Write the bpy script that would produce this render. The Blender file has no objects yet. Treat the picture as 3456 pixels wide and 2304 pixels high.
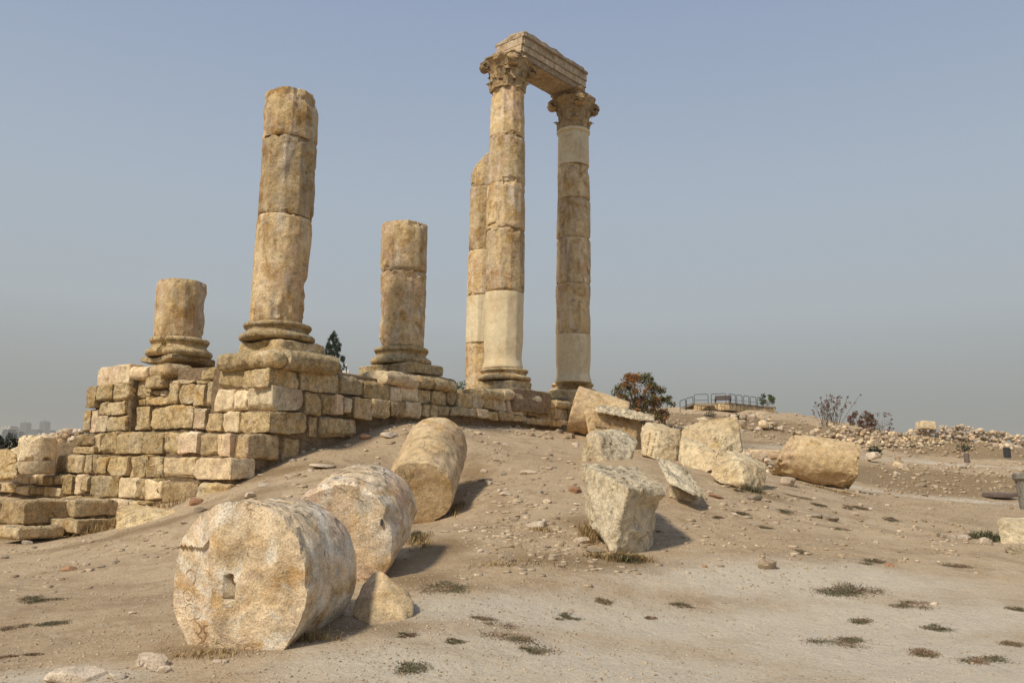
import bpy, bmesh, math, random
import numpy as np
from mathutils import Vector, Matrix

random.seed(7)
rng = np.random.default_rng(11)
R = math.radians
sc = bpy.context.scene
COL = sc.collection

# ------------------------------------------------------------------ camera
FPX = 2802.0                      # focal length in photo pixels (3456 wide)
CAM = np.array([0.0, 0.0, 1.5])
PITCH, ROLL = math.atan2(1609 - 1152, FPX), R(0.7)
_f = np.array([0, math.cos(PITCH), math.sin(PITCH)])
_u0 = np.array([0, -math.sin(PITCH), math.cos(PITCH)])
_r0 = np.array([1.0, 0, 0])
RT = math.cos(ROLL) * _r0 + math.sin(ROLL) * _u0
UP = math.cos(ROLL) * _u0 - math.sin(ROLL) * _r0
cd = bpy.data.cameras.new('camera')
cam = bpy.data.objects.new('camera', cd)
COL.objects.link(cam)
cd.sensor_width = 36.0
cd.lens = FPX / 3456 * 36.0
cd.clip_start = 0.1
cd.clip_end = 20000
M = Matrix([[RT[0], UP[0], -_f[0], CAM[0]], [RT[1], UP[1], -_f[1], CAM[1]], [RT[2], UP[2], -_f[2], CAM[2]], [0, 0, 0, 1]])
cam.matrix_world = M
sc.camera = cam

# ------------------------------------------------------------------ world, sun, exposure
SUN_AZ = R(222)      # compass direction of the sun measured clockwise from +Y (behind the camera, to the left)
SUN_EL = R(47)
w = bpy.data.worlds.new('World')
sc.world = w
w.use_nodes = True
nt = w.node_tree
nt.nodes.clear()
out = nt.nodes.new('ShaderNodeOutputWorld')
bg = nt.nodes.new('ShaderNodeBackground')
sky = nt.nodes.new('ShaderNodeTexSky')
sky.sky_type = 'NISHITA'
sky.sun_disc = False
sky.sun_elevation = SUN_EL
sky.sun_rotation = SUN_AZ
sky.air_density = 1.0
sky.dust_density = 3.0
tc = nt.nodes.new('ShaderNodeTexCoord')
sx = nt.nodes.new('ShaderNodeSeparateXYZ')
ramp = nt.nodes.new('ShaderNodeValToRGB')      # hazy band of the sky by elevation, scaled by 8
cr = ramp.color_ramp
stops = ((0.0, (1.8, 2.2, 2.5)), (0.055, (2.5, 2.9, 3.1)), (0.12, (3.7, 4.05, 4.15)), (0.19, (4.7, 5.25, 5.65)), (0.32, (4.4, 5.25, 6.2)), (0.52, (3.25, 4.1, 5.9)), (1.0, (2.7, 3.5, 5.3)))
while len(cr.elements) < len(stops):
    cr.elements.new(0.5)
for e, (p, c) in zip(cr.elements, stops):
    e.position = p
    e.color = (c[0] / 8, c[1] / 8, c[2] / 8, 1)
scl = nt.nodes.new('ShaderNodeVectorMath')
scl.operation = 'SCALE'
scl.inputs['Scale'].default_value = 8.0
nt.links.new(ramp.outputs[0], scl.inputs[0])
mix = nt.nodes.new('ShaderNodeMix')
mix.data_type = 'RGBA'
mix.inputs[0].default_value = 0.86
nt.links.new(tc.outputs['Generated'], sx.inputs[0])
nt.links.new(sx.outputs[2], ramp.inputs[0])
nt.links.new(sky.outputs[0], mix.inputs[6])
nt.links.new(scl.outputs[0], mix.inputs[7])
nt.links.new(mix.outputs[2], bg.inputs[0])
bg.inputs[1].default_value = 0.098
nt.links.new(bg.outputs[0], out.inputs[0])

sd = bpy.data.lights.new('sun', 'SUN')
sd.energy = 4.0
sd.angle = R(7.0)
sd.color = (1.0, 0.905, 0.74)
sun = bpy.data.objects.new('sun', sd)
COL.objects.link(sun)
tosun = Vector((math.sin(SUN_AZ) * math.cos(SUN_EL), math.cos(SUN_AZ) * math.cos(SUN_EL), math.sin(SUN_EL)))
sun.rotation_euler = tosun.to_track_quat('Z', 'Y').to_euler()

sc.view_settings.view_transform = 'Standard'
sc.view_settings.look = 'None'
sc.view_settings.exposure = 0.0
sc.view_settings.gamma = 1.0
sc.view_settings.use_curve_mapping = False
sc.cycles.volume_bounces = 1
sc.cycles.max_bounces = 5
sc.cycles.diffuse_bounces = 3

# ------------------------------------------------------------------ picture <-> place helpers
K = 3456 / 2352.0


def ray(U, V):
    return RT * ((U - 1728) / FPX) + UP * ((1152 - V) / FPX) + _f


def at(U, V, Y):
    d = ray(U, V)
    return CAM + d * (Y / d[1])


def atd(u, v, Y):                 # same, in display pixels
    return at(u * K, v * K, Y)


def vdepth(P):
    return float(np.dot(np.asarray(P) - CAM, _f))


def crop(ox, oy, s):
    return lambda x, y: (ox + x / s, oy + y / s)


cA, cB, cC, cD, cE = crop(250, 1150, 4.2764), crop(650, 1150, 4.2764), crop(0, 1400, 3.4836), crop(450, 1400, 3.485), crop(1100, 1150, 2.94)
cF, cG, cH, cI = crop(1850, 1250, 4.48), crop(2200, 1250, 3.136), crop(2700, 1300, 3.111), crop(0, 1380, 7.84)
cJ, cK = crop(400, 1350, 1.6438), crop(1500, 50, 2.6133)


# ------------------------------------------------------------------ noise
def _hash(a, b, c, s):
    h = (a * 374761393 + b * 668265263 + c * 2147483647 + s * 1274126177) & 0xFFFFFFFF
    h = ((h ^ (h >> 13)) * 1274126177) & 0xFFFFFFFF
    h = ((h ^ (h >> 16)) * 2246822519) & 0xFFFFFFFF
    return ((h ^ (h >> 15)) & 0xFFFFFF) / float(0xFFFFFF)


def vnoise(P, s=0):
    P = np.asarray(P, float)
    i = np.floor(P).astype(np.int64)
    f = P - i
    f = f * f * f * (f * (f * 6 - 15) + 10)
    x, y, z = i[:, 0], i[:, 1], i[:, 2]
    r = 0
    for dx in (0, 1):
        wx = f[:, 0] if dx else 1 - f[:, 0]
        for dy in (0, 1):
            wy = f[:, 1] if dy else 1 - f[:, 1]
            for dz in (0, 1):
                wz = f[:, 2] if dz else 1 - f[:, 2]
                r = r + wx * wy * wz * _hash(x + dx, y + dy, z + dz, s)
    return r * 2 - 1


def fbm(P, octv=4, s=0, gain=0.5):
    P = np.asarray(P, float)
    a, r, t = 1.0, 0, 0
    for k in range(octv):
        r = r + a * vnoise(P * (2.03 ** k) + k * 17.3, s + k * 7)
        t += a
        a *= gain
    return r / t


# ------------------------------------------------------------------ objects
def link(o, parent=None):
    COL.objects.link(o)
    if parent is not None:
        o.parent = parent
    return o


def props(o, label=None, cat=None, group=None, kind=None):
    if label:
        o['label'] = label
    if cat:
        o['category'] = cat
    if group:
        o['group'] = group
    if kind or cat:
        o['kind'] = kind or 'thing'
    return o


def root(name, loc, label, cat, group=None):
    o = bpy.data.objects.new(name, None)
    o.location = Vector(loc)
    o.empty_display_size = 0.2
    link(o)
    return props(o, label, cat, group)


def wloc(o):
    v = Vector((0, 0, 0))
    while o is not None:
        v = v + o.location
        o = o.parent
    return v


def mkmesh(name, V, F, mat=None, smooth=True):
    me = bpy.data.meshes.new(name)
    V = np.asarray(V, float)
    if isinstance(F, np.ndarray):
        n, k = F.shape
        me.vertices.add(len(V))
        me.vertices.foreach_set('co', V.ravel())
        me.loops.add(n * k)
        me.loops.foreach_set('vertex_index', F.ravel().astype(np.int32))
        me.polygons.add(n)
        me.polygons.foreach_set('loop_start', np.arange(0, n * k, k, dtype=np.int32))
        me.polygons.foreach_set('loop_total', np.full(n, k, dtype=np.int32))
        me.update(calc_edges=True)
        me.validate()
    else:
        me.from_pydata(V.tolist(), [], F)
        me.update()
    if smooth:
        me.polygons.foreach_set('use_smooth', np.ones(len(me.polygons), dtype=bool))
        me.set_sharp_from_angle(angle=R(27))
    if mat:
        me.materials.append(mat)
    return me


def put(name, V, F, mat, parent=None, origin=None, smooth=True, **kw):
    """one mesh object from world-space vertices; a top-level one gets its origin at `origin`"""
    V = np.asarray(V, float)
    if parent is not None:
        V = V - np.array(wloc(parent))
        o = bpy.data.objects.new(name, mkmesh(name, V, F, mat, smooth))
    else:
        if origin is None:
            origin = np.array([V[:, 0].mean(), V[:, 1].mean(), V[:, 2].min()])
        o = bpy.data.objects.new(name, mkmesh(name, V - origin, F, mat, smooth))
        o.location = Vector(origin)
    link(o, parent)
    return props(o, **kw)


class MB:
    def __init__(s):
        s.V, s.F, s.n = [], [], 0

    def add(s, V, F):
        V = np.asarray(V, float)
        s.V.append(V)
        s.F += [tuple(int(i) + s.n for i in f) for f in F]
        s.n += len(V)

    def box(s, c, ax, ay, az, hx, hy, hz):
        c, ax, ay, az = (np.asarray(t, float) for t in (c, ax, ay, az))
        V = [c + ax * hx * i + ay * hy * j + az * hz * k for k in (-1, 1) for j in (-1, 1) for i in (-1, 1)]
        s.add(V, [(0, 2, 3, 1), (4, 5, 7, 6), (0, 1, 5, 4), (2, 6, 7, 3), (0, 4, 6, 2), (1, 3, 7, 5)])

    def tube(s, pts, r, seg=6, r1=None):
        pts = [np.asarray(p, float) for p in pts]
        V, F = [], []
        m = len(pts)
        for i, p in enumerate(pts):
            d = pts[min(i + 1, m - 1)] - pts[max(i - 1, 0)]
            d = d / (np.linalg.norm(d) + 1e-9)
            a = np.cross(d, [0, 0, 1.0]) if abs(d[2]) < 0.9 else np.cross(d, [1.0, 0, 0])
            a /= np.linalg.norm(a)
            b = np.cross(d, a)
            rr = r if r1 is None else r + (r1 - r) * i / (m - 1)
            for k in range(seg):
                t = 2 * math.pi * k / seg
                V.append(p + rr * (a * math.cos(t) + b * math.sin(t)))
        for i in range(m - 1):
            for k in range(seg):
                k2 = (k + 1) % seg
                F.append((i * seg + k, i * seg + k2, (i + 1) * seg + k2, (i + 1) * seg + k))
        F.append(tuple(range(seg))[::-1])
        F.append(tuple((m - 1) * seg + k for k in range(seg)))
        s.add(V, F)

    def done(s, name, mat, parent=None, smooth=False, **kw):
        return put(name, np.concatenate(s.V), s.F, mat, parent, smooth=smooth, **kw)


# ------------------------------------------------------------------ materials
def N(nt, t, **kw):
    n = nt.nodes.new(t)
    for k, v in kw.items():
        if k.startswith('i_'):
            key = k[2:]
            n.inputs[int(key) if key.isdigit() else key.replace('_', ' ')].default_value = v
        else:
            setattr(n, k, v)
    return n


def rampn(nt, src, stops, interp='LINEAR'):
    r = nt.nodes.new('ShaderNodeValToRGB')
    r.color_ramp.interpolation = interp
    el = r.color_ramp.elements
    while len(el) < len(stops):
        el.new(0.5)
    for e, (p, c) in zip(el, stops):
        e.position = p
        e.color = (c, c, c, 1) if isinstance(c, (int, float)) else (*c, 1)
    nt.links.new(src, r.inputs[0])
    return r.outputs[0]


def mixc(nt, fac, a, b, mode='MIX'):
    m = nt.nodes.new('ShaderNodeMix')
    m.data_type = 'RGBA'
    m.blend_type = mode
    for s, v in ((0, fac), (6, a), (7, b)):
        if isinstance(v, bpy.types.NodeSocket):
            nt.links.new(v, m.inputs[s])
        else:
            m.inputs[s].default_value = v if s == 0 else (*v, 1)
    return m.outputs[2]


def mathn(nt, op, a, b=None, clamp=False):
    m = nt.nodes.new('ShaderNodeMath')
    m.operation = op
    m.use_clamp = clamp
    for s, v in ((0, a), (1, b)):
        if v is None:
            continue
        if isinstance(v, bpy.types.NodeSocket):
            nt.links.new(v, m.inputs[s])
        else:
            m.inputs[s].default_value = v
    return m.outputs[0]


def newmat(name):
    m = bpy.data.materials.new(name)
    m.use_nodes = True
    t = m.node_tree
    t.nodes.clear()
    o = t.nodes.new('ShaderNodeOutputMaterial')
    b = t.nodes.new('ShaderNodeBsdfPrincipled')
    t.links.new(b.outputs[0], o.inputs[0])
    b.inputs['Roughness'].default_value = 0.92
    b.inputs['Specular IOR Level'].default_value = 0.15
    return m, t, b


def noise(t, vec, scale, detail=6, rough=0.6, dist=0.0):
    n = t.nodes.new('ShaderNodeTexNoise')
    n.inputs['Scale'].default_value = scale
    n.inputs['Detail'].default_value = detail
    n.inputs['Roughness'].default_value = rough
    n.inputs['Distortion'].default_value = dist
    t.links.new(vec, n.inputs['Vector'])
    return n.outputs[0]


def coords(t, stretch=None, shift=True):
    g = t.nodes.new('ShaderNodeNewGeometry')
    v = g.outputs['Position']
    if shift:
        oi = t.nodes.new('ShaderNodeObjectInfo')
        a = t.nodes.new('ShaderNodeVectorMath')
        a.operation = 'MULTIPLY_ADD'
        t.links.new(oi.outputs['Random'], a.inputs[0])
        a.inputs[1].default_value = (37, 53, 71)
        t.links.new(v, a.inputs[2])
        v = a.outputs[0]
    if stretch:
        m = t.nodes.new('ShaderNodeVectorMath')
        m.operation = 'MULTIPLY'
        t.links.new(v, m.inputs[0])
        m.inputs[1].default_value = stretch
        v = m.outputs[0]
    return v


def stone_mat(name, light, mid, ochre, lichen=0.3, ochre_amt=0.5, pink=0.0, streak=0.3, bump=0.5, pits=0.5, grain=1.0, vary=0.25, topdark=0.0, lime=0.0, mott=1.0, crack=.7):
    m, t, b = newmat(name)
    v = coords(t)
    vs = coords(t, (1.0, 1.0, 0.16))
    big = noise(t, v, 0.9, 5, 0.6, 0.6)
    col = mixc(t, rampn(t, big, [(0.36, 0.0), (0.62, 1.0)]), mid, light)
    och = noise(t, v, 1.7, 7, 0.65, 1.0)
    lo = 0.62 - 0.22 * ochre_amt
    col = mixc(t, rampn(t, och, [(lo, 0.0), (lo + 0.14, 0.9)]), col, ochre)
    if pink:
        pk = noise(t, v, 1.2, 4, 0.6, 0.5)
        col = mixc(t, rampn(t, pk, [(0.5, 0.0), (0.66, pink)]), col, (0.52, 0.34, 0.25))
    if streak:
        st = noise(t, vs, 4.0, 5, 0.65, 0.4)
        col = mixc(t, rampn(t, st, [(0.50, 0.0), (0.66, streak)]), col, (0.62, 0.50, 0.36))
        st2 = noise(t, vs, 2.6, 5, 0.65, 0.8)
        col = mixc(t, rampn(t, st2, [(0.54, 0.0), (0.72, streak * 0.9)]), col, (0.22, 0.125, 0.05))
    if lime:
        lm = noise(t, v, 1.5, 7, 0.62, 1.6)
        col = mixc(t, rampn(t, lm, [(0.52, 0.0), (0.60, lime)]), col, (0.74, 0.66, 0.53))
    med = noise(t, v, 7.0, 6, 0.7)
    col = mixc(t, 1.0, col, rampn(t, med, [(0.33, 1 - .36 * mott), (0.5, 1.0), (0.66, 1 + .24 * mott)]), 'MULTIPLY')
    fine = noise(t, v, 42.0 * grain, 5, 0.75)
    col = mixc(t, 1.0, col, rampn(t, fine, [(0.36, 1 - .42 * (.3 + .7 * mott)), (0.49, 1.0), (0.64, 1 + .25 * (.3 + .7 * mott))]), 'MULTIPLY')
    if lichen:
        # lichen and black crust settle mostly on upward faces
        g = t.nodes.new('ShaderNodeNewGeometry')
        s = t.nodes.new('ShaderNodeSeparateXYZ')
        t.links.new(g.outputs['Normal'], s.inputs[0])
        upf = rampn(t, s.outputs[2], [(0.0, 0.0), (0.9, 1.0)])
        ln = noise(t, v, 5.5, 9, 0.78, 1.2)
        th = mathn(t, 'SUBTRACT', 0.70 - 0.10 * lichen, mathn(t, 'MULTIPLY', upf, 0.05 + 0.07 * topdark + 0.04 * lichen))
        d = mathn(t, 'SUBTRACT', ln, th)
        fac = mathn(t, 'MULTIPLY', d, 14.0, True)
        col = mixc(t, mathn(t, 'MULTIPLY', fac, 0.85), col, (0.10, 0.085, 0.065))
        ln2 = noise(t, v, 3.1, 8, 0.75, 0.8)
        fac2 = mathn(t, 'MULTIPLY', mathn(t, 'SUBTRACT', ln2, mathn(t, 'ADD', th, 0.0)), 7.0, True)
        col = mixc(t, mathn(t, 'MULTIPLY', fac2, 0.5), col, (0.33, 0.28, 0.20))
    # thin wandering cracks
    cn = noise(t, v, 1.15, 4, 0.62, 0.3)
    cl = mathn(t, 'ABSOLUTE', mathn(t, 'SUBTRACT', cn, 0.5))
    cm = noise(t, v, 1.9, 2, 0.5)
    ck = mathn(t, 'MULTIPLY', rampn(t, cl, [(0.0, 1.0), (0.0065, 0.0)]), rampn(t, cm, [(0.50, 0.0), (0.58, 1.0)]))
    if crack:
        col = mixc(t, mathn(t, 'MULTIPLY', ck, crack), col, (0.10, 0.06, 0.03))
    # small dark pits
    vo = t.nodes.new('ShaderNodeTexVoronoi')
    vo.inputs['Scale'].default_value = 17.0 * grain
    t.links.new(v, vo.inputs['Vector'])
    pm = noise(t, v, 3.0, 3, 0.5)
    pit = mathn(t, 'MULTIPLY', rampn(t, vo.outputs[0], [(0.08, 1.0), (0.24, 0.0)]), rampn(t, pm, [(0.42, 0.0), (0.62, 1.0)]))
    col = mixc(t, mathn(t, 'MULTIPLY', pit, 0.75 * pits), col, (0.11, 0.07, 0.035))
    oi = t.nodes.new('ShaderNodeObjectInfo')
    col = mixc(t, 1.0, col, rampn(t, oi.outputs['Random'], [(0.0, 1 - vary), (0.5, 1.0), (1.0, 1 + vary * 0.6)]), 'MULTIPLY')
    t.links.new(col, b.inputs['Base Color'])
    # relief
    h = mathn(t, 'ADD', mathn(t, 'MULTIPLY', med, 0.07), mathn(t, 'MULTIPLY', fine, 0.016))
    h = mathn(t, 'ADD', h, mathn(t, 'MULTIPLY', noise(t, v, 16.0, 5, 0.7), 0.035))
    h = mathn(t, 'SUBTRACT', h, mathn(t, 'MULTIPLY', pit, 0.02 * pits))
    if crack:
        h = mathn(t, 'SUBTRACT', h, mathn(t, 'MULTIPLY', ck, 0.02 * crack))
    bp = t.nodes.new('ShaderNodeBump')
    bp.inputs['Strength'].default_value = bump
    bp.inputs['Distance'].default_value = 1.0
    t.links.new(h, bp.inputs['Height'])
    t.links.new(bp.outputs[0], b.inputs['Normal'])
    return m


M_ASH = stone_mat('ashlar_limestone', (0.72, 0.55, 0.31), (0.60, 0.43, 0.21), (0.52, 0.315, 0.105), lichen=0.3, ochre_amt=0.5, streak=0.25, bump=1.2, lime=0.3, mott=1.25, pits=.8)
M_ASHP = stone_mat('pale_ashlar', (0.78, 0.64, 0.43), (0.68, 0.51, 0.30), (0.57, 0.38, 0.17), lichen=0.15, ochre_amt=0.25, pink=0.5, streak=0.2, bump=0.5)
M_ASHG = stone_mat('weathered_ashlar', (0.59, 0.46, 0.27), (0.47, 0.33, 0.17), (0.43, 0.27, 0.11), mott=1.3, lichen=0.75, ochre_amt=0.35, streak=0.3, bump=0.8, topdark=0.5)
M_COLN = stone_mat('column_limestone', (0.69, 0.515, 0.285), (0.54, 0.375, 0.18), (0.40, 0.23, 0.075), lichen=0.95, ochre_amt=0.62, pink=0.5, streak=0.95, bump=0.6, lime=0.2, mott=.75, vary=.30)
M_CREAM = stone_mat('restored_cream_stone', (0.74, 0.62, 0.41), (0.66, 0.52, 0.32), (0.58, 0.41, 0.20), lichen=0.0, ochre_amt=0.3, streak=0.3, bump=0.12, pits=0.8, grain=1.3, vary=0.04, mott=.35, crack=0)
M_DRUM = stone_mat('fallen_drum_limestone', (0.74, 0.59, 0.41), (0.63, 0.47, 0.28), (0.52, 0.32, 0.125), lichen=0.6, ochre_amt=0.48, pink=0.6, streak=0.15, bump=0.55, grain=1.5, topdark=0.9, vary=0.08, lime=0.8)
M_DRUM2 = stone_mat('fallen_drum_plain', (0.64, 0.48, 0.28), (0.54, 0.39, 0.21), (0.49, 0.31, 0.12), lichen=0.3, ochre_amt=0.45, pink=0.35, streak=0.15, bump=0.55, grain=1.5, topdark=0.3, vary=0.08)
M_BLOCK = stone_mat('lichened_block', (0.78, 0.665, 0.47), (0.68, 0.545, 0.35), (0.54, 0.39, 0.19), lichen=0.85, ochre_amt=0.25, streak=0.0, bump=1.0, grain=1.4, topdark=0.3, vary=0.08)
M_BLOCK2 = stone_mat('pale_block', (0.70, 0.575, 0.37), (0.61, 0.46, 0.27), (0.52, 0.36, 0.16), lichen=0.45, ochre_amt=0.35, streak=0.1, bump=0.8, grain=1.3, topdark=0.6, vary=0.08)
M_ROCK = stone_mat('loose_rock', (0.50, 0.40, 0.28), (0.42, 0.31, 0.20), (0.40, 0.26, 0.14), lichen=0.25, ochre_amt=0.35, streak=0.0, bump=0.6, grain=1.6, vary=0.4)
M_CORE = stone_mat('wall_core_earth', (0.34, 0.25, 0.155), (0.26, 0.18, 0.105), (0.25, 0.16, 0.08), lichen=0.0, ochre_amt=0.4, streak=0.0, bump=1.0)
M_CAP = stone_mat('carved_capital_stone', (0.52, 0.38, 0.215), (0.41, 0.275, 0.14), (0.34, 0.205, 0.08), lichen=0.6, ochre_amt=0.45, streak=0.2, bump=0.8, topdark=0.6)
M_ARCH = stone_mat('architrave_stone', (0.64, 0.50, 0.33), (0.53, 0.39, 0.235), (0.40, 0.25, 0.11), lichen=0.45, ochre_amt=0.4, pink=0.4, streak=0.35, bump=0.7, topdark=0.6)


def ground_mat():
    m, t, b = newmat('dry_earth')
    v = coords(t, shift=False)
    at_ = t.nodes.new('ShaderNodeAttribute')
    at_.attribute_name = 'pale'
    pale = at_.outputs['Fac']
    big = noise(t, v, 0.22, 5, 0.6, 0.4)
    col = mixc(t, rampn(t, big, [(0.35, 0.0), (0.65, 1.0)]), (0.415, 0.30, 0.18), (0.51, 0.385, 0.245))
    mid = noise(t, v, 1.4, 7, 0.65, 0.6)
    col = mixc(t, rampn(t, mid, [(0.47, 0.0), (0.62, 0.75)]), col, (0.335, 0.235, 0.14))
    cl_ = noise(t, v, 5.5, 7, 0.72, 0.8)
    col = mixc(t, rampn(t, cl_, [(0.50, 0.0), (0.62, 0.45)]), col, (0.55, 0.45, 0.32))
    pf = mathn(t, 'ADD', mathn(t, 'MULTIPLY', pale, 1.25), mathn(t, 'MULTIPLY', mathn(t, 'SUBTRACT', noise(t, v, 0.9, 8, 0.68, 0.5), 0.5), 1.6))
    col = mixc(t, rampn(t, pf, [(0.25, 0.0), (1.5, 0.75)]), col, (0.60, 0.53, 0.42))
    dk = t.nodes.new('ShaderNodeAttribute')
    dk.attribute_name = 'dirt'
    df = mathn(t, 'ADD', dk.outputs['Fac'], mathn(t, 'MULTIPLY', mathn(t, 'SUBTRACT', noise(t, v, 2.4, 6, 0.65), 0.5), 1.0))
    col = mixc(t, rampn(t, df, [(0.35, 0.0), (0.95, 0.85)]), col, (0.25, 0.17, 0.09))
    # crumbs and grit of two sizes
    for scl, lo, hi, c, amt in ((26.0, 0.10, 0.26, (0.66, 0.58, 0.46), 0.75), (60.0, 0.12, 0.30, (0.62, 0.52, 0.40), 0.6), (42.0, 0.08, 0.2, (0.20, 0.14, 0.085), 0.6)):
        vo = t.nodes.new('ShaderNodeTexVoronoi')
        vo.inputs['Scale'].default_value = scl
        t.links.new(v, vo.inputs['Vector'])
        k = noise(t, v, scl * 0.11 + 1.3, 3, 0.6)
        f = mathn(t, 'MULTIPLY', rampn(t, vo.outputs[0], [(lo, 1.0), (hi, 0.0)]), rampn(t, k, [(0.48, 0.0), (0.62, amt)]))
        col = mixc(t, f, col, c)
    fine = noise(t, v, 30.0, 8, 0.78)
    col = mixc(t, 1.0, col, rampn(t, fine, [(0.28, 0.72), (0.5, 1.0), (0.75, 1.2)]), 'MULTIPLY')
    t.links.new(col, b.inputs['Base Color'])
    h = mathn(t, 'ADD', mathn(t, 'MULTIPLY', noise(t, v, 3.2, 9, 0.74, 0.5), 0.20), mathn(t, 'MULTIPLY', fine, 0.014))
    h = mathn(t, 'ADD', h, mathn(t, 'MULTIPLY', noise(t, v, 11.0, 6, 0.7), 0.045))
    bp = t.nodes.new('ShaderNodeBump')
    bp.inputs['Strength'].default_value = 0.6
    bp.inputs['Distance'].default_value = 1.0
    t.links.new(h, bp.inputs['Height'])
    t.links.new(bp.outputs[0], b.inputs['Normal'])
    return m


M_GROUND = ground_mat()


def plain(name, c, rough=0.8, metal=0.0, var=0.25, scale=6.0):
    m, t, b = newmat(name)
    v = coords(t)
    n = noise(t, v, scale, 5, 0.65)
    col = mixc(t, 1.0, c, rampn(t, n, [(0.3, 1 - var), (0.7, 1 + var)]), 'MULTIPLY')
    oi = t.nodes.new('ShaderNodeObjectInfo')
    t.links.new(col, b.inputs['Base Color'])
    b.inputs['Roughness'].default_value = rough
    b.inputs['Metallic'].default_value = metal
    return m


def leafm(name, a, bcol, scale=1.5):
    m, t, b = newmat(name)
    v = coords(t, shift=False)
    n = noise(t, v, scale, 3, 0.6)
    n2 = noise(t, v, 23.0, 2, 0.6)
    col = mixc(t, rampn(t, n, [(0.42, 0.0), (0.56, 1.0)]), a, bcol)
    col = mixc(t, 1.0, col, rampn(t, n2, [(0.3, 0.6), (0.7, 1.35)]), 'MULTIPLY')
    t.links.new(col, b.inputs['Base Color'])
    b.inputs['Roughness'].default_value = 0.75
    return m


M_METAL = plain('dark_painted_metal', (0.055, 0.055, 0.06), 0.5)
M_WOOD = plain('brown_bench_wood', (0.10, 0.055, 0.04), 0.7)
M_BARK = plain('grey_bark', (0.17, 0.13, 0.10), 0.9)
M_CONC = plain('platform_concrete', (0.33, 0.27, 0.20), 0.9, scale=2.0)
M_WHITE = plain('white_plaster', (0.66, 0.62, 0.56), 0.9)
M_CYP = leafm('cypress_green', (0.025, 0.042, 0.022), (0.045, 0.065, 0.03), 3.0)
M_RUST = leafm('rust_and_green_leaves', (0.30, 0.14, 0.05), (0.11, 0.115, 0.045), 0.9)
M_RED = leafm('reddish_leaves', (0.17, 0.05, 0.03), (0.13, 0.08, 0.035), 1.0)
M_GREEN = leafm('green_leaves', (0.06, 0.09, 0.028), (0.10, 0.12, 0.04), 2.0)
M_STRAW = leafm('dry_straw', (0.42, 0.30, 0.14), (0.30, 0.20, 0.09), 4.0)
M_WEED = leafm('dry_weed_stems', (0.25, 0.165, 0.10), (0.15, 0.13, 0.07), 3.0)
M_WEEDG = leafm('green_weed', (0.075, 0.09, 0.04), (0.13, 0.11, 0.06), 4.0)
M_DARKLEAF = leafm('dark_hedge', (0.022, 0.030, 0.016), (0.035, 0.045, 0.02), 2.0)
M_RUSTY = plain('weathered_brown_metal', (0.16, 0.12, 0.10), 0.7)

# ------------------------------------------------------------------ plan of the temple
A = np.array([0.545, 0.838, 0.0])     # along the colonnade, away to the right
B = np.array([-0.838, 0.545, 0.0])    # across it, away to the left
Z = np.array([0, 0, 1.0])
C1 = np.array([-5.03, 18.0, 0.0])


def hit(U, V, P0, n):
    d = ray(U, V)
    t = np.dot(P0 - CAM, n) / np.dot(d, n)
    return CAM + d * t


# ------------------------------------------------------------------ terrain
CTRL = []


def cp(u, v, Y):
    CTRL.append(tuple(atd(u, v, Y)))


def cw(x, y, z):
    CTRL.append((x, y, z))


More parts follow.
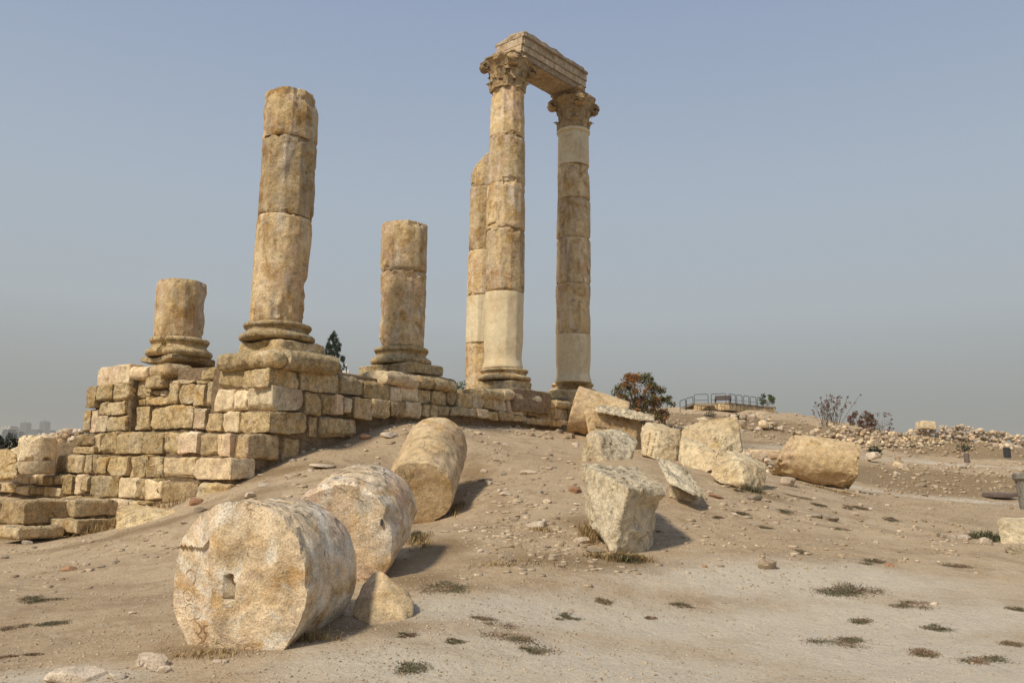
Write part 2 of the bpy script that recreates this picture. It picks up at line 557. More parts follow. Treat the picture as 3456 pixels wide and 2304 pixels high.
for p in ((-10, -6, 0), (0, -6, 0), (10, -6, 0), (-14, 2, 0), (-5, 2, 0), (0, 2, 0), (5, 2, 0), (14, 2, 0), (-3.2, 5.8, .04), (0, 5.8, .05), (3.2, 5.8, 0.02),
           (-2.0, 10.6, .36), (-1.72, 14.6, .62), (-1.5, 16.5, 1.25), (-7, 7, .03), (7, 7, .05), (-6, 10.5, .12), (-4, 9.5, .12), (1, 8, .14), (4, 8.5, .15),
          (-12, 12, .1), (13, 10, .15), (-4.6, 12.5, .45), (20, 16, .7), (-20, 14, .1), (-22, 22, .3), (-30, 8, 0), (30, 8, .1)):
    cw(*p)
for p in ((560, 1512, 6.5), (852, 1440, 7.3), (935, 1430, 7.25), (860, 1352, 9.0), (1750, 1300, 10.6), (2100, 1300, 10.8), (2352, 1300, 11.2), (1420, 1279, 10.8), (1180, 1290, 10.0), (1610, 1168, 14), (1735, 1128, 16.2), (1780, 1100, 19.5), (1900, 1122, 20.3), (2000, 1150, 20.5),
          (2250, 1155, 22), (2352, 1165, 22), (2000, 1057, 33), (2200, 1076, 33), (2352, 1088, 33), (2050, 1128, 27), (2200, 1140, 27), (2352, 1150, 27), (2250, 1068, 38), (2100, 1060, 38),
          (2352, 1070, 40), (2314, 1051, 70), (2100, 1022, 58), (2225, 1060, 46),
          (1960, 1003, 60), (2140, 1003, 62), (2250, 1014, 66), (2352, 1022, 72), (2000, 1030, 45),
          (1560, 944, 81), (1650, 939, 81), (1720, 940, 84), (1785, 944, 85), (1600, 938, 88), (1850, 968, 78), (1905, 986, 70), (1440, 955, 70), (1500, 975, 58), (1700, 987, 58), (1600, 1000, 48), (1700, 1010, 45), (1850, 1003, 56), (1800, 1040, 32), (1720, 1030, 35), (1400, 965, 48),
          (850, 960, 20.3), (1000, 964, 22), (1150, 973, 25), (1290, 990, 28), (1360, 1000, 27), (950, 1000, 18.6), (1100, 1000, 20.5), (1110, 1060, 17.2), (1110, 1130, 14.8), (1110, 1200, 12.6),
          (1160, 1255, 10.9), (1250, 1000, 23), (1300, 1060, 18.5), (1300, 1150, 14.5), (1310, 1230, 11.9), (820, 990, 18.9), (735, 1035, 17.2), (640, 1085, 16.0), (600, 1110, 15.5), (530, 1150, 14.4),
          (450, 1192, 13.3), (350, 1222, 13.2), (200, 1232, 15.5), (100, 1240, 15.5), (0, 1250, 15.5), (1490, 1055, 17.5), (1620, 1090, 17.5), (1460, 1160, 13.8), (1600, 1200, 12.9), (1700, 1230, 12.3),
          (1900, 1200, 14.5), (2100, 1205, 15.3), (2300, 1212, 16), (2352, 1255, 13), (700, 1150, 13.3), (800, 1080, 15.2), (620, 1180, 12.6)):
    cp(*p)
for p in ((-9, 26, 3.2), (-3, 30, 3.3), (3, 36, 3.2), (-14, 24, 2.0), (-9, 17.6, .5), (-14, 18, .2), (-16, 30, 2.2), (-24, 40, 2.4), (-40, 60, 2.5), (-10, 50, 3.4), (5, 60, 4.5), (-20, 75, 2.5), (10, 100, 9.0), (30, 100, 8.2),
          (60, 110, 3), (-30, 100, 0), (-60, 90, 0), (70, 60, 3.5), (50, 30, 1.5), (90, 90, 2), (22, 120, 7), (0, 120, 5)):
    cw(*p)
CTRL = np.array(CTRL)


def _wp(X, Y):
    return np.stack([X / (Y + 14.0) * 3.0, np.log(Y + 14.0) * 3.0], -1)


def _phi(r2):
    return 0.5 * r2 * np.log(r2 + 1e-12)


_c = _wp(CTRL[:, 0], CTRL[:, 1])
_n = len(_c)
_d2 = ((_c[:, None] - _c[None]) ** 2).sum(-1)
_Am = np.zeros((_n + 3, _n + 3))
_Am[:_n, :_n] = _phi(_d2) + np.eye(_n) * 0.004
_Am[:_n, _n] = 1
_Am[:_n, _n + 1:] = _c
_Am[_n:, :_n] = _Am[:_n, _n:].T
_w = np.linalg.solve(_Am, np.concatenate([CTRL[:, 2], np.zeros(3)]))


def height(X, Y, rough=True):
    X = np.atleast_1d(np.asarray(X, float))
    Y = np.atleast_1d(np.asarray(Y, float))
    Yc = np.clip(Y, -8, 125)
    sc_ = (Yc + 14) / (Y + 14)
    Xc = np.where(Y > 125, X * sc_, X)
    Xc = np.clip(Xc, -1.15 * (Yc + 14), 1.15 * (Yc + 14))
    q = _wp(Xc, Yc)
    o = np.empty(len(q))
    for i in range(0, len(q), 20000):
        d2 = ((q[i:i + 20000, None] - _c[None]) ** 2).sum(-1)
        o[i:i + 20000] = _phi(d2) @ _w[:_n] + _w[_n] + q[i:i + 20000] @ _w[_n + 1:]
    # far valley and the hills of the city beyond it
    D = np.hypot(X, Y)
    far = np.interp(D, [110, 320, 900, 1700, 2600, 6000], [0, -34, -38, 30, 78, 78])
    az = X / (np.abs(Y) + 1)
    hillk = np.clip(0.75 - az * 0.7, 0.35, 1.25)
    far = np.where(far > 0, far * hillk, far)
    k = np.clip((D - 110) / 200, 0, 1)
    k = k * k * (3 - 2 * k)
    o = o * (1 - k) + (far + 3 * vnoise(np.stack([X * .006, Y * .006, X * 0], -1), 5)) * k
    if rough:
        P = np.stack([X, Y, X * 0], -1)
        amp = np.clip((Y - 3) / 12, 0.3, 1.0)
        near = D < 260
        o = o + np.where(near, amp * (0.075 * fbm(P * 0.55, 4, 3) + 0.028 * fbm(P * 2.3, 3, 9)) + np.clip((Y - 26) / 30, 0, 1) * (0.35 * fbm(P * 0.16, 4, 21) + .22 * fbm(P * .6, 4, 28) - .30 * np.clip(vnoise(P * .35, 31), 0, 1)), 0)
    return o


def gz(x, y):
    return float(height([x], [y])[0])


def ground(u, v, y0=3.5, y1=110):
    """the place on the ground that the eye sees in this direction (display pixels)"""
    Ys = np.exp(np.linspace(math.log(y0), math.log(y1), 400))
    d = ray(u * K, v * K)
    P = CAM[None] + d[None] * (Ys / d[1])[:, None]
    h = height(P[:, 0], P[:, 1]) - P[:, 2]
    k = np.where(h > 0)[0]
    i = int(k[0]) if len(k) else 399
    return np.array([P[i, 0], P[i, 1], float(h[i] + P[i, 2])])


nearY = np.exp(np.linspace(math.log(6), math.log(139), 560)) - 14
farY = np.exp(np.linspace(math.log(139), math.log(7000), 90)) - 14
YS = np.concatenate([nearY, farY[1:]])
SS = np.linspace(-1.12, 1.12, 460)
GX = SS[None, :] * (YS[:, None] + 14)
GY = np.repeat(YS[:, None], len(SS), 1)
HZ = height(GX.ravel(), GY.ravel())
V = np.stack([GX.ravel(), GY.ravel(), HZ], -1)
nr, nc = len(YS), len(SS)
ii = (np.arange(nr - 1)[:, None] * nc + np.arange(nc - 1)[None]).ravel()
F = np.stack([ii, ii + 1, ii + nc + 1, ii + nc], -1)
g = put('ground', V, F, M_GROUND, origin=np.zeros(3), kind='structure')


def blob(x, y, rx, ry, rot=0.0):
    dx, dy = V[:, 0] - x, V[:, 1] - y
    c, s = math.cos(rot), math.sin(rot)
    a, b_ = dx * c + dy * s, -dx * s + dy * c
    return np.exp(-((a / rx) ** 2 + (b_ / ry) ** 2))


pale = np.zeros(len(V))
for (u, v, rx, ry) in ((1650, 1440, 1.5, .5), (1450, 1540, 1.2, .5), (1000, 1540, .8, .35), (2150, 1420, 1.0, .5), (2250, 1540, 1.2, .5), (2000, 1500, 1.2, .5), (1150, 1400, .9, .4), (1850, 1340, 1.6, .6), (150, 1560, .5, .2)):
    p = ground(u, v)
    pale = np.maximum(pale, blob(p[0], p[1], rx * 1.7, ry * 1.7))
for (u, v, rx, ry) in ((2250, 1068, 9, 2.5), (1700, 1020, 4, 3), (2000, 1125, 2.5, 1.0), (2200, 1150, 5, 1.2), (1640, 985, 4, 1.5)):
    p = ground(u, v, 20)
    pale = np.maximum(pale, 0.8 * blob(p[0], p[1], rx, ry))
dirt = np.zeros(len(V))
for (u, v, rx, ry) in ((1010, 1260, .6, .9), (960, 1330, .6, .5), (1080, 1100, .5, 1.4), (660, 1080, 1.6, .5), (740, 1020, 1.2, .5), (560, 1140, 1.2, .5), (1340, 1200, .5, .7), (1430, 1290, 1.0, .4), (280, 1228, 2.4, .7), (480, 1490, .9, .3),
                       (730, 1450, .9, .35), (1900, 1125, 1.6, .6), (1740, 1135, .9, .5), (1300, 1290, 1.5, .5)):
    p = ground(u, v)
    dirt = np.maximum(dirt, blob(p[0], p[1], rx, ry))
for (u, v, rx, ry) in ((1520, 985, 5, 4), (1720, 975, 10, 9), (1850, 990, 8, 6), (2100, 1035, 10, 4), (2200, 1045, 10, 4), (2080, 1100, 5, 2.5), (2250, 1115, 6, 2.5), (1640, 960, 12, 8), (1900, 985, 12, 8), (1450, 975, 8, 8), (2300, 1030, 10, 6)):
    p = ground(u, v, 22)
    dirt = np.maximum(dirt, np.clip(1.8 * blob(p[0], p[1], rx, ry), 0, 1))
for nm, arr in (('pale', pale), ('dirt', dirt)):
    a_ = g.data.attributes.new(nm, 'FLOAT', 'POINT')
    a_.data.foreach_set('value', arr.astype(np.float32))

# ------------------------------------------------------------------ squared stones
_cube = {}


def cube(n):
    if n in _cube:
        return _cube[n]
    idx, pts, F = {}, [], []

    def vid(k):
        if k not in idx:
            idx[k] = len(pts)
            pts.append(k)
        return idx[k]
    for ax in range(3):
        for sgn in (0, n):
            for i in range(n):
                for j in range(n):
                    q = []
                    for (a, b) in ((i, j), (i + 1, j), (i + 1, j + 1), (i, j + 1)):
                        k = [0, 0, 0]
                        k[ax] = sgn
                        k[(ax + 1) % 3] = a
                        k[(ax + 2) % 3] = b
                        q.append(vid(tuple(k)))
                    F.append(q if sgn else q[::-1])
    P = np.array(pts, float) / n * 2 - 1
    P = np.sin(P * math.pi / 2)
    _cube[n] = (P, np.array(F))
    return _cube[n]


def rstone(c, ax, ay, az, h, r=(.05, .05, .05), amp=.02, seed=0, n=8, warp=.03, freq=2.2):
    """a squared block with worn edges: half sizes h, edge radii r, broken surface"""
    P, F = cube(n)
    h = np.array(h, float)
    r = np.minimum(np.array(r, float), h * 0.98)
    Q = P * h
    inn = np.clip(Q, -(h - r), h - r)
    d = (Q - inn) / r
    nn = d / (np.linalg.norm(d, axis=1, keepdims=True) + 1e-9)
    Q = inn + nn * r
    nrm = nn / r
    nrm /= np.linalg.norm(nrm, axis=1, keepdims=True)
    rc = np.random.default_rng(seed + 5000)
    for _ in range(5):        # knocked-off corners and edges
        d = np.sign(rc.uniform(-1, 1, 3)) * rc.uniform(.25, 1, 3) * np.array([1, 1, 1]) if rc.random() < .6 else np.array([0, np.sign(rc.uniform(-1, 1)), np.sign(rc.uniform(-1, 1))]) + rc.uniform(-.15, .15, 3)
        d = d / np.linalg.norm(d)
        mx = (np.abs(d) * h).sum()
        off = mx - rc.uniform(.02, .11) * min(1.0, h.min() * 4)
        ex = np.clip(Q @ d - off, 0, None)
        Q = Q - d * ex[:, None] * .95
    Rm = np.stack([ax, ay, az], 0)
    W = Q @ Rm + c
    Nn = nrm @ Rm
    s = seed * 13.7
    k = fbm(W * freq + s, 4, seed % 97)
    k2 = np.abs(fbm(W * freq * 1.7 + s + 9, 3, seed % 89))
    W = W + Nn * (amp * (1.2 * k - 1.6 * k2))[:, None]
    for a in range(3):
        W[:, a] += warp * vnoise(W * 0.9 / max(h.max(), .3) + s + a * 31, seed % 83)
    return W, F


STN = [0]


def wallstone(par, plane, cv, x0, y0, x1, y1, th=.5, xend=None, mat=None, rad=.045, torus=False, amp=.03, proud=0.0, name='stone', n=14):
    """stone seen between these picture corners, set into wall plane (P0, T, n_in)"""
    P0, T, Nin = plane
    STN[0] += 1
    sd = STN[0]
    xm, ym = (x0 + x1) / 2, (y0 + y1) / 2
    pa, pb = hit(*cv(x0, ym), P0, Nin), hit(*cv(x1, ym), P0, Nin)
    pt, pl = hit(*cv(xm, y0), P0, Nin), hit(*cv(xm, y1), P0, Nin)
    s0, s1 = np.dot(pa - P0, T), np.dot(pb - P0, T)
    if s0 > s1:
        s0, s1 = s1, s0
    z0, z1 = pl[2], pt[2]
    if xend is not None:         # the flank of a corner stone ends at this picture x
        edge = P0 + T * (s0 if np.dot(pb - pa, T) < 0 else s1)
        q = hit(*cv(xend, ym), edge, T)
        th = float(np.dot(q - P0, Nin))
    g_ = 0.005
    rs = random.Random(sd)
    pr = proud + rs.uniform(-.035, .045)
    c = P0 + T * (s0 + s1) / 2 + Nin * (th / 2 - pr / 2)
    c = np.array([c[0], c[1], (z0 + z1) / 2])
    h = ((s1 - s0) / 2 - g_, th / 2 + pr / 2, (z1 - z0) / 2 - g_)
    if torus:
        r = (h[2] * .95 if xend is not None else .035, h[2] * .95, h[2] * .95)
    else:
        k = rad * rs.uniform(.35, 1.0)
        r = (k, k, k)
    W, F_ = rstone(c, T, Nin, Z, h, r, amp, sd, n=n, warp=.022, freq=3.6)
    if mat is None:
        mat = rs.choice([M_ASH, M_ASH, M_ASH, M_ASHG, M_ASHP])
    return put(name, W, F_, mat, par)


pod = root('temple_podium', (C1[0], C1[1], 0.3), 'ruined ashlar podium wall of golden blocks carrying the column bases', 'podium')


def Lp(a, base=C1):
    return (base - A * a, B, A)


def Rp(b, base=C1):
    return (base - B * b, A, B)


L1, R1 = Lp(1.10), Rp(1.075)
# pedestal under the tall broken column: top course, two middle ones
for a in ((365, 400, 740, 690), (740, 400, 1110, 690)):
    wallstone(pod, L1, cB, *a, mat=M_ASH, rad=.035)
wallstone(pod, R1, cB, 1110, 410, 1555, 700, th=.6, mat=M_ASH)
wallstone(pod, R1, cB, 1565, 440, 2150, 750, th=.6, mat=M_ASH)
wallstone(pod, L1, cB, 320, 695, 590, 1022, mat=M_ASHP, amp=.008)
wallstone(pod, L1, cB, 600, 685, 800, 1000, mat=M_ASHP)
wallstone(pod, L1, cB, 790, 655, 1170, 1000, xend=1600, mat=M_ASHP, proud=.03, n=12)
for a in ((1640, 735, 1880, 1070), (1890, 765, 2090, 1078), (2095, 785, 2190, 1010), (2195, 820, 2305, 1040)):
    wallstone(pod, R1, cB, *a, rad=.05)
for a in ((195, 1040, 415, 1312), (418, 1022, 655, 1318), (655, 1022, 758, 1310)):
    wallstone(pod, Lp(1.14), cB, *a, mat=random.choice((M_ASHP, M_ASH)))
wallstone(pod, Lp(1.16), cB, 762, 1010, 1130, 1335, xend=1660, mat=M_ASH, n=12, rad=.07)
wallstone(pod, R1, cB, 1690, 1095, 1810, 1400, mat=M_ASHG)
wallstone(pod, R1, cB, 1845, 1090, 2320, 1400, mat=M_ASHG, rad=.09, amp=.04, proud=.1)
# rounded moulding course
wallstone(pod, Lp(1.28), cB, 310, 140, 825, 415, torus=True, th=.7, mat=M_ASH, n=12)
wallstone(pod, Lp(1.29), cB, 745, 118, 1200, 395, torus=True, th=.8, xend=1425, mat=M_ASH, n=12, amp=.03)
wallstone(pod, Rp(1.28), cB, 1395, 160, 2145, 470, torus=True, th=.8, mat=M_ASH, n=12)
# pier at the left end
LF = Lp(1.0)
wallstone(pod, LF, cA, 325, 348, 780, 632, mat=M_ASHP, amp=.015)
for a in ((182, 660, 330, 970), (332, 610, 560, 868), (562, 600, 788, 868), (330, 872, 470, 1075), (472, 868, 738, 1070), (130, 982, 225, 1322), (228, 985, 308, 1320), (310, 1082, 478, 1312), (482, 1072, 738, 1302)):
    wallstone(pod, LF, cA, *a, rad=.05)
# recessed wall below the left stump
L3 = Lp(0.75)
wallstone(pod, Lp(1.0), cA, 738, 345, 1010, 562, torus=True, th=.8, mat=M_ASHP, n=12)
wallstone(pod, Lp(1.02), cA, 1012, 305, 1310, 540, torus=True, th=.8, xend=1800, mat=M_ASHG, n=12)
for a in ((1845, 385, 2060, 556), (795, 562, 1112, 832), (1040, 700, 1130, 765), (1135, 700, 1245, 785), (1252, 705, 1358, 800), (1035, 795, 1358, 932), (738, 842, 1020, 940),
          (1366, 560, 1508, 915), (1508, 625, 1745, 920), (1750, 610, 1900, 945), (1902, 570, 2060, 950), (738, 948, 1108, 1290), (1112, 928, 1728, 1283), (1732, 962, 1908, 1290)):
    wallstone(pod, L3, cA, *a, rad=.055, proud=.03)
wallstone(pod, L3, cA, 1118, 515, 1368, 695, proud=.22, rad=.08, xend=1740)
wallstone(pod, L3, cA, 1560, 562, 1760, 612, rad=.02, proud=.06)
wallstone(pod, L3, cA, 1765, 562, 1950, 610, rad=.02, proud=.04)


def corner_a(U, V, b=1.075):
    P = hit(U, V, C1 - B * b, B)
    return -float(np.dot(P - C1, A))


ad, ae, af = corner_a(831.6, 1500), corner_a(786, 1582), corner_a(758, 1665)
Ld, Le, Lf = Lp(ad), Lp(ae), Lp(af)
# the three stepped lower courses
for a in ((105, 190, 345, 452), (348, 205, 545, 485), (550, 197, 765, 455), (770, 218, 998, 482), (1002, 212, 1168, 492)):
    wallstone(pod, Ld, cD, *a, th=.9)
wallstone(pod, Ld, cD, 1170, 205, 1335, 515, xend=1725, rad=.07, mat=M_ASHG, n=12)
wallstone(pod, Rp(1.0), cD, 1750, 270, 1970, 565, mat=M_ASH, rad=.08)
wallstone(pod, Rp(0.95), cD, 1975, 300, 2110, 500, mat=M_ASHG, rad=.08)
for a in ((0, 482, 150, 742), (155, 470, 338, 600), (150, 575, 338, 742), (342, 492, 720, 750)):
    wallstone(pod, Le, cD, *a, th=.9, mat=M_ASHP if a[0] > 300 else None)
wallstone(pod, Le, cD, 728, 502, 1165, 765, xend=1440, mat=M_ASHP, n=12, rad=.05)
wallstone(pod, Rp(.95), cD, 1445, 575, 1600, 800, mat=M_ASH, rad=.08)
for a in ((0, 752, 118, 992), (122, 752, 300, 1012), (302, 772, 700, 1040)):
    wallstone(pod, Lf, cD, *a, th=1.0, mat=M_ASHG if a[0] > 300 else None, rad=.07)
wallstone(pod, Lf, cD, 705, 790, 1085, 1060, xend=1400, mat=M_ASH, rad=.06, n=12)
# continuing to the left
for a in ((1085, 210, 1183, 440), (1187, 195, 1368, 465), (1370, 195, 1690, 465)):
    wallstone(pod, Ld, cC, *a, th=.9, mat=M_ASH)
wallstone(pod, Lp(ad + .1), cC, 835, 225, 1085, 372, th=.7, rad=.13, amp=.05, mat=M_ASHG)
wallstone(pod, Lp(ad + .15), cC, 820, 362, 1080, 462, th=.7, mat=M_ASH)
for a in ((640, 462, 780, 688), (780, 470, 985, 690), (988, 462, 1075, 695), (1078, 470, 1140, 690), (1142, 480, 1258, 712), (1262, 482, 1500, 722), (1506, 472, 1718, 745), (1722, 480, 1880, 745)):
    wallstone(pod, Le, cC, *a, th=.9, rad=.05, mat=M_ASHG if a[0] < 1100 else None)
for a in ((205, 700, 318, 825), (320, 700, 420, 825), (422, 705, 620, 838), (622, 700, 742, 830), (712, 832, 770, 925), (745, 700, 858, 932), (862, 702, 945, 935), (948, 702, 1030, 900), (1032, 712, 1368, 965), (1368, 738, 1610, 985), (1612, 750, 1700, 990), (1702, 755, 1880, 1010)):
    wallstone(pod, Lf, cC, *a, th=1.0, rad=.06)
Lg = Lp(af + .12)
for a in ((-150, 800, 15, 905), (18, 800, 185, 905), (187, 832, 340, 935), (342, 835, 498, 940), (502, 848, 700, 972), (712, 940, 858, 1000), (862, 945, 1158, 1110), (1162, 972, 1290, 1140), (1293, 982, 1500, 1142), (1503, 1000, 1620, 1062), (1622, 1000, 1740, 1052)):
    wallstone(pod, Lg, cC, *a, th=1.0)
for a in ((880, 1115, 908, 1200), (912, 1122, 1040, 1312), (1043, 1128, 1135, 1322), (1138, 1152, 1258, 1345), (1262, 1150, 1400, 1350), (1403, 1160, 1560, 1350)):
    wallstone(pod, Lp(af + .2), cC, *a, th=.9)
# nearer low steps at the far left
LS = (at(*cC(300, 1200), 17.2), B, A)
for a in ((-320, 990, -10, 1295), (0, 992, 300, 1290)):
    wallstone(pod, (LS[0] - A * .75, B, A), cC, *a, th=.9, rad=.09, amp=.035, mat=M_ASHG)
for a in ((312, 982, 552, 1190), (572, 985, 880, 1192)):
    wallstone(pod, LS, cC, *a, th=.9, rad=.06, mat=M_ASHG)
for a in ((300, 1218, 590, 1380), (592, 1218, 920, 1385)):
    wallstone(pod, (LS[0] - A * .25, B, A), cC, *a, th=.9, rad=.06, mat=M_ASHG)
for a in ((-60, 1302, 240, 1470), ):
    wallstone(pod, (LS[0] - A * 1.1, B, A), cC, *a, th=.8, rad=.1, amp=.04, mat=M_ASHG)
# long wall receding to the right under the columns
RW = Rp(1.15)
for a in ((155, 352, 375, 540), (378, 392, 628, 580), (632, 437, 740, 600), (742, 442, 920, 606), (925, 477, 1050, 630), (1053, 492, 1208, 640), (1212, 510, 1298, 642), (1302, 517, 1440, 670), (1442, 532, 1570, 682), (1575, 557, 1690, 690), (1692, 567, 1798, 697),
          (1802, 592, 1950, 737), (1953, 622, 2010, 745), (2013, 632, 2120, 752), (2123, 645, 2190, 762), (2193, 662, 2270, 770), (2273, 667, 2352, 778)):
    wallstone(pod, RW, cE, *a, th=.7, rad=.04)
for a in ((112, 530, 185, 735), (188, 555, 265, 720), (285, 562, 462, 775), (468, 578, 660, 765), (663, 592, 800, 760), (803, 602, 972, 765), (975, 622, 1040, 755), (1043, 632, 1112, 760), (1114, 642, 1230, 750), (1233, 648, 1335, 750), (1340, 658, 1500, 750), (1503, 672, 1610, 765), (1613, 692, 1730, 790), (1733, 702, 1860, 795),
          (1863, 730, 2000, 805), (2003, 757, 2140, 835), (2143, 772, 2240, 845), (2243, 780, 2345, 855)):
    wallstone(pod, (RW[0] - B * .12, A, B), cE, *a, th=.7, rad=.06, amp=.03)
C3 = atd(925, 800, 21.4) * np.array([1, 1, 0])
C5 = atd(1158, 848, 25.0) * np.array([1, 1, 0])
C6 = atd(1316, 880, 27.8) * np.array([1, 1, 0])
C4 = atd(413, 782, 20.4) * np.array([1, 1, 0])
C7 = atd(1105, 890, 31.3) * np.array([1, 1, 0])
for (P0, cv, a, kw) in ((Lp(1.25, C3), cE, (215, 325, 380, 400), {}), (Lp(1.25, C3), cE, (382, 318, 520, 395), {}), (Lp(1.28, C3), cE, (475, 308, 600, 420), {}),
                        (Rp(1.28), cE, (602, 302, 940, 452), {'th': .8}), (Rp(1.28), cE, (945, 345, 1100, 478), {}), (Rp(1.28), cE, (1105, 372, 1312, 500), {}),
                        (Lp(1.2, C5), cE, (1345, 490, 1555, 555), {}), (Rp(1.28), cE, (1560, 474, 1780, 585), {}), (Rp(1.28), cE, (1783, 480, 2005, 608), {}), (Rp(1.28), cE, (2010, 520, 2155, 632), {}),
                        (Rp(1.25), cF, (-90, 448, 130, 575), {}), (Rp(1.25), cF, (135, 450, 400, 590), {}), (Rp(1.25), cF, (405, 460, 640, 600), {})):
    wallstone(pod, P0, cv, *a, torus=True, mat=random.choice((M_ASH, M_ASHP)), n=12, **{'th': .75, **kw})
for a in ((-150, 575, 60, 740), (64, 575, 190, 742), (194, 578, 300, 745), (304, 580, 480, 750)):
    wallstone(pod, RW, cF, *a, th=.7)
for a in ((-150, 742, 190, 832), (194, 745, 300, 838)):
    wallstone(pod, (RW[0] - B * .12, A, B), cF, *a, th=.7)


def lz(cv, x, y, plane):
    return float(hit(*cv(x, y), plane[0], plane[2])[2])


# earth and rubble core behind the facing stones
def core(p0, ua, ub, da, db, z0, z1, name='core'):
    c = p0 + A * (ua + ub) / 2 + B * (da + db) / 2
    W, F_ = rstone(np.array([c[0], c[1], (z0 + z1) / 2]), A, B, Z, ((ub - ua) / 2, (db - da) / 2, (z1 - z0) / 2), (.06, .06, .06), .03, int(abs(z1 * 77) + ua * 9) + 5, n=14)
    put(name, W, F_, M_CORE, pod)


zt1 = lz(cB, 1100, 385, L1)
zc = lz(cD, 900, 200, Ld)
ze = lz(cD, 900, 495, Le)
zf = lz(cD, 900, 780, Lf)
zmid = lz(cA, 1500, 560, L3)
zleft = lz(cA, 500, 350, LF)
core(C1, -1.03, 3.2, -1.0, 1.0, zc - .3, zt1 + .12)            # pedestal of the tall column
core(C1, -.68, 3.0, .9, 4.2, zc - .3, zmid + .28)             # below the left stump
core(C1, -.92, 1.5, 4.0, 5.5, zc - .3, zleft - .2)             # left pier
core(C1, -ad + .08, 2.5, -.97, 6.3, ze - .2, zc - .1)
core(C1, -ae + .08, 1.5, -.97, 8.2, zf - .2, ze - .12)
core(C1, -af + .08, 1.5, -.97, 10.5, 0.0, zf - .12)
core(C1, 2.6, 14.5, -1.06, 2.4, 2.0, lz(cE, 700, 455, RW) - .05)

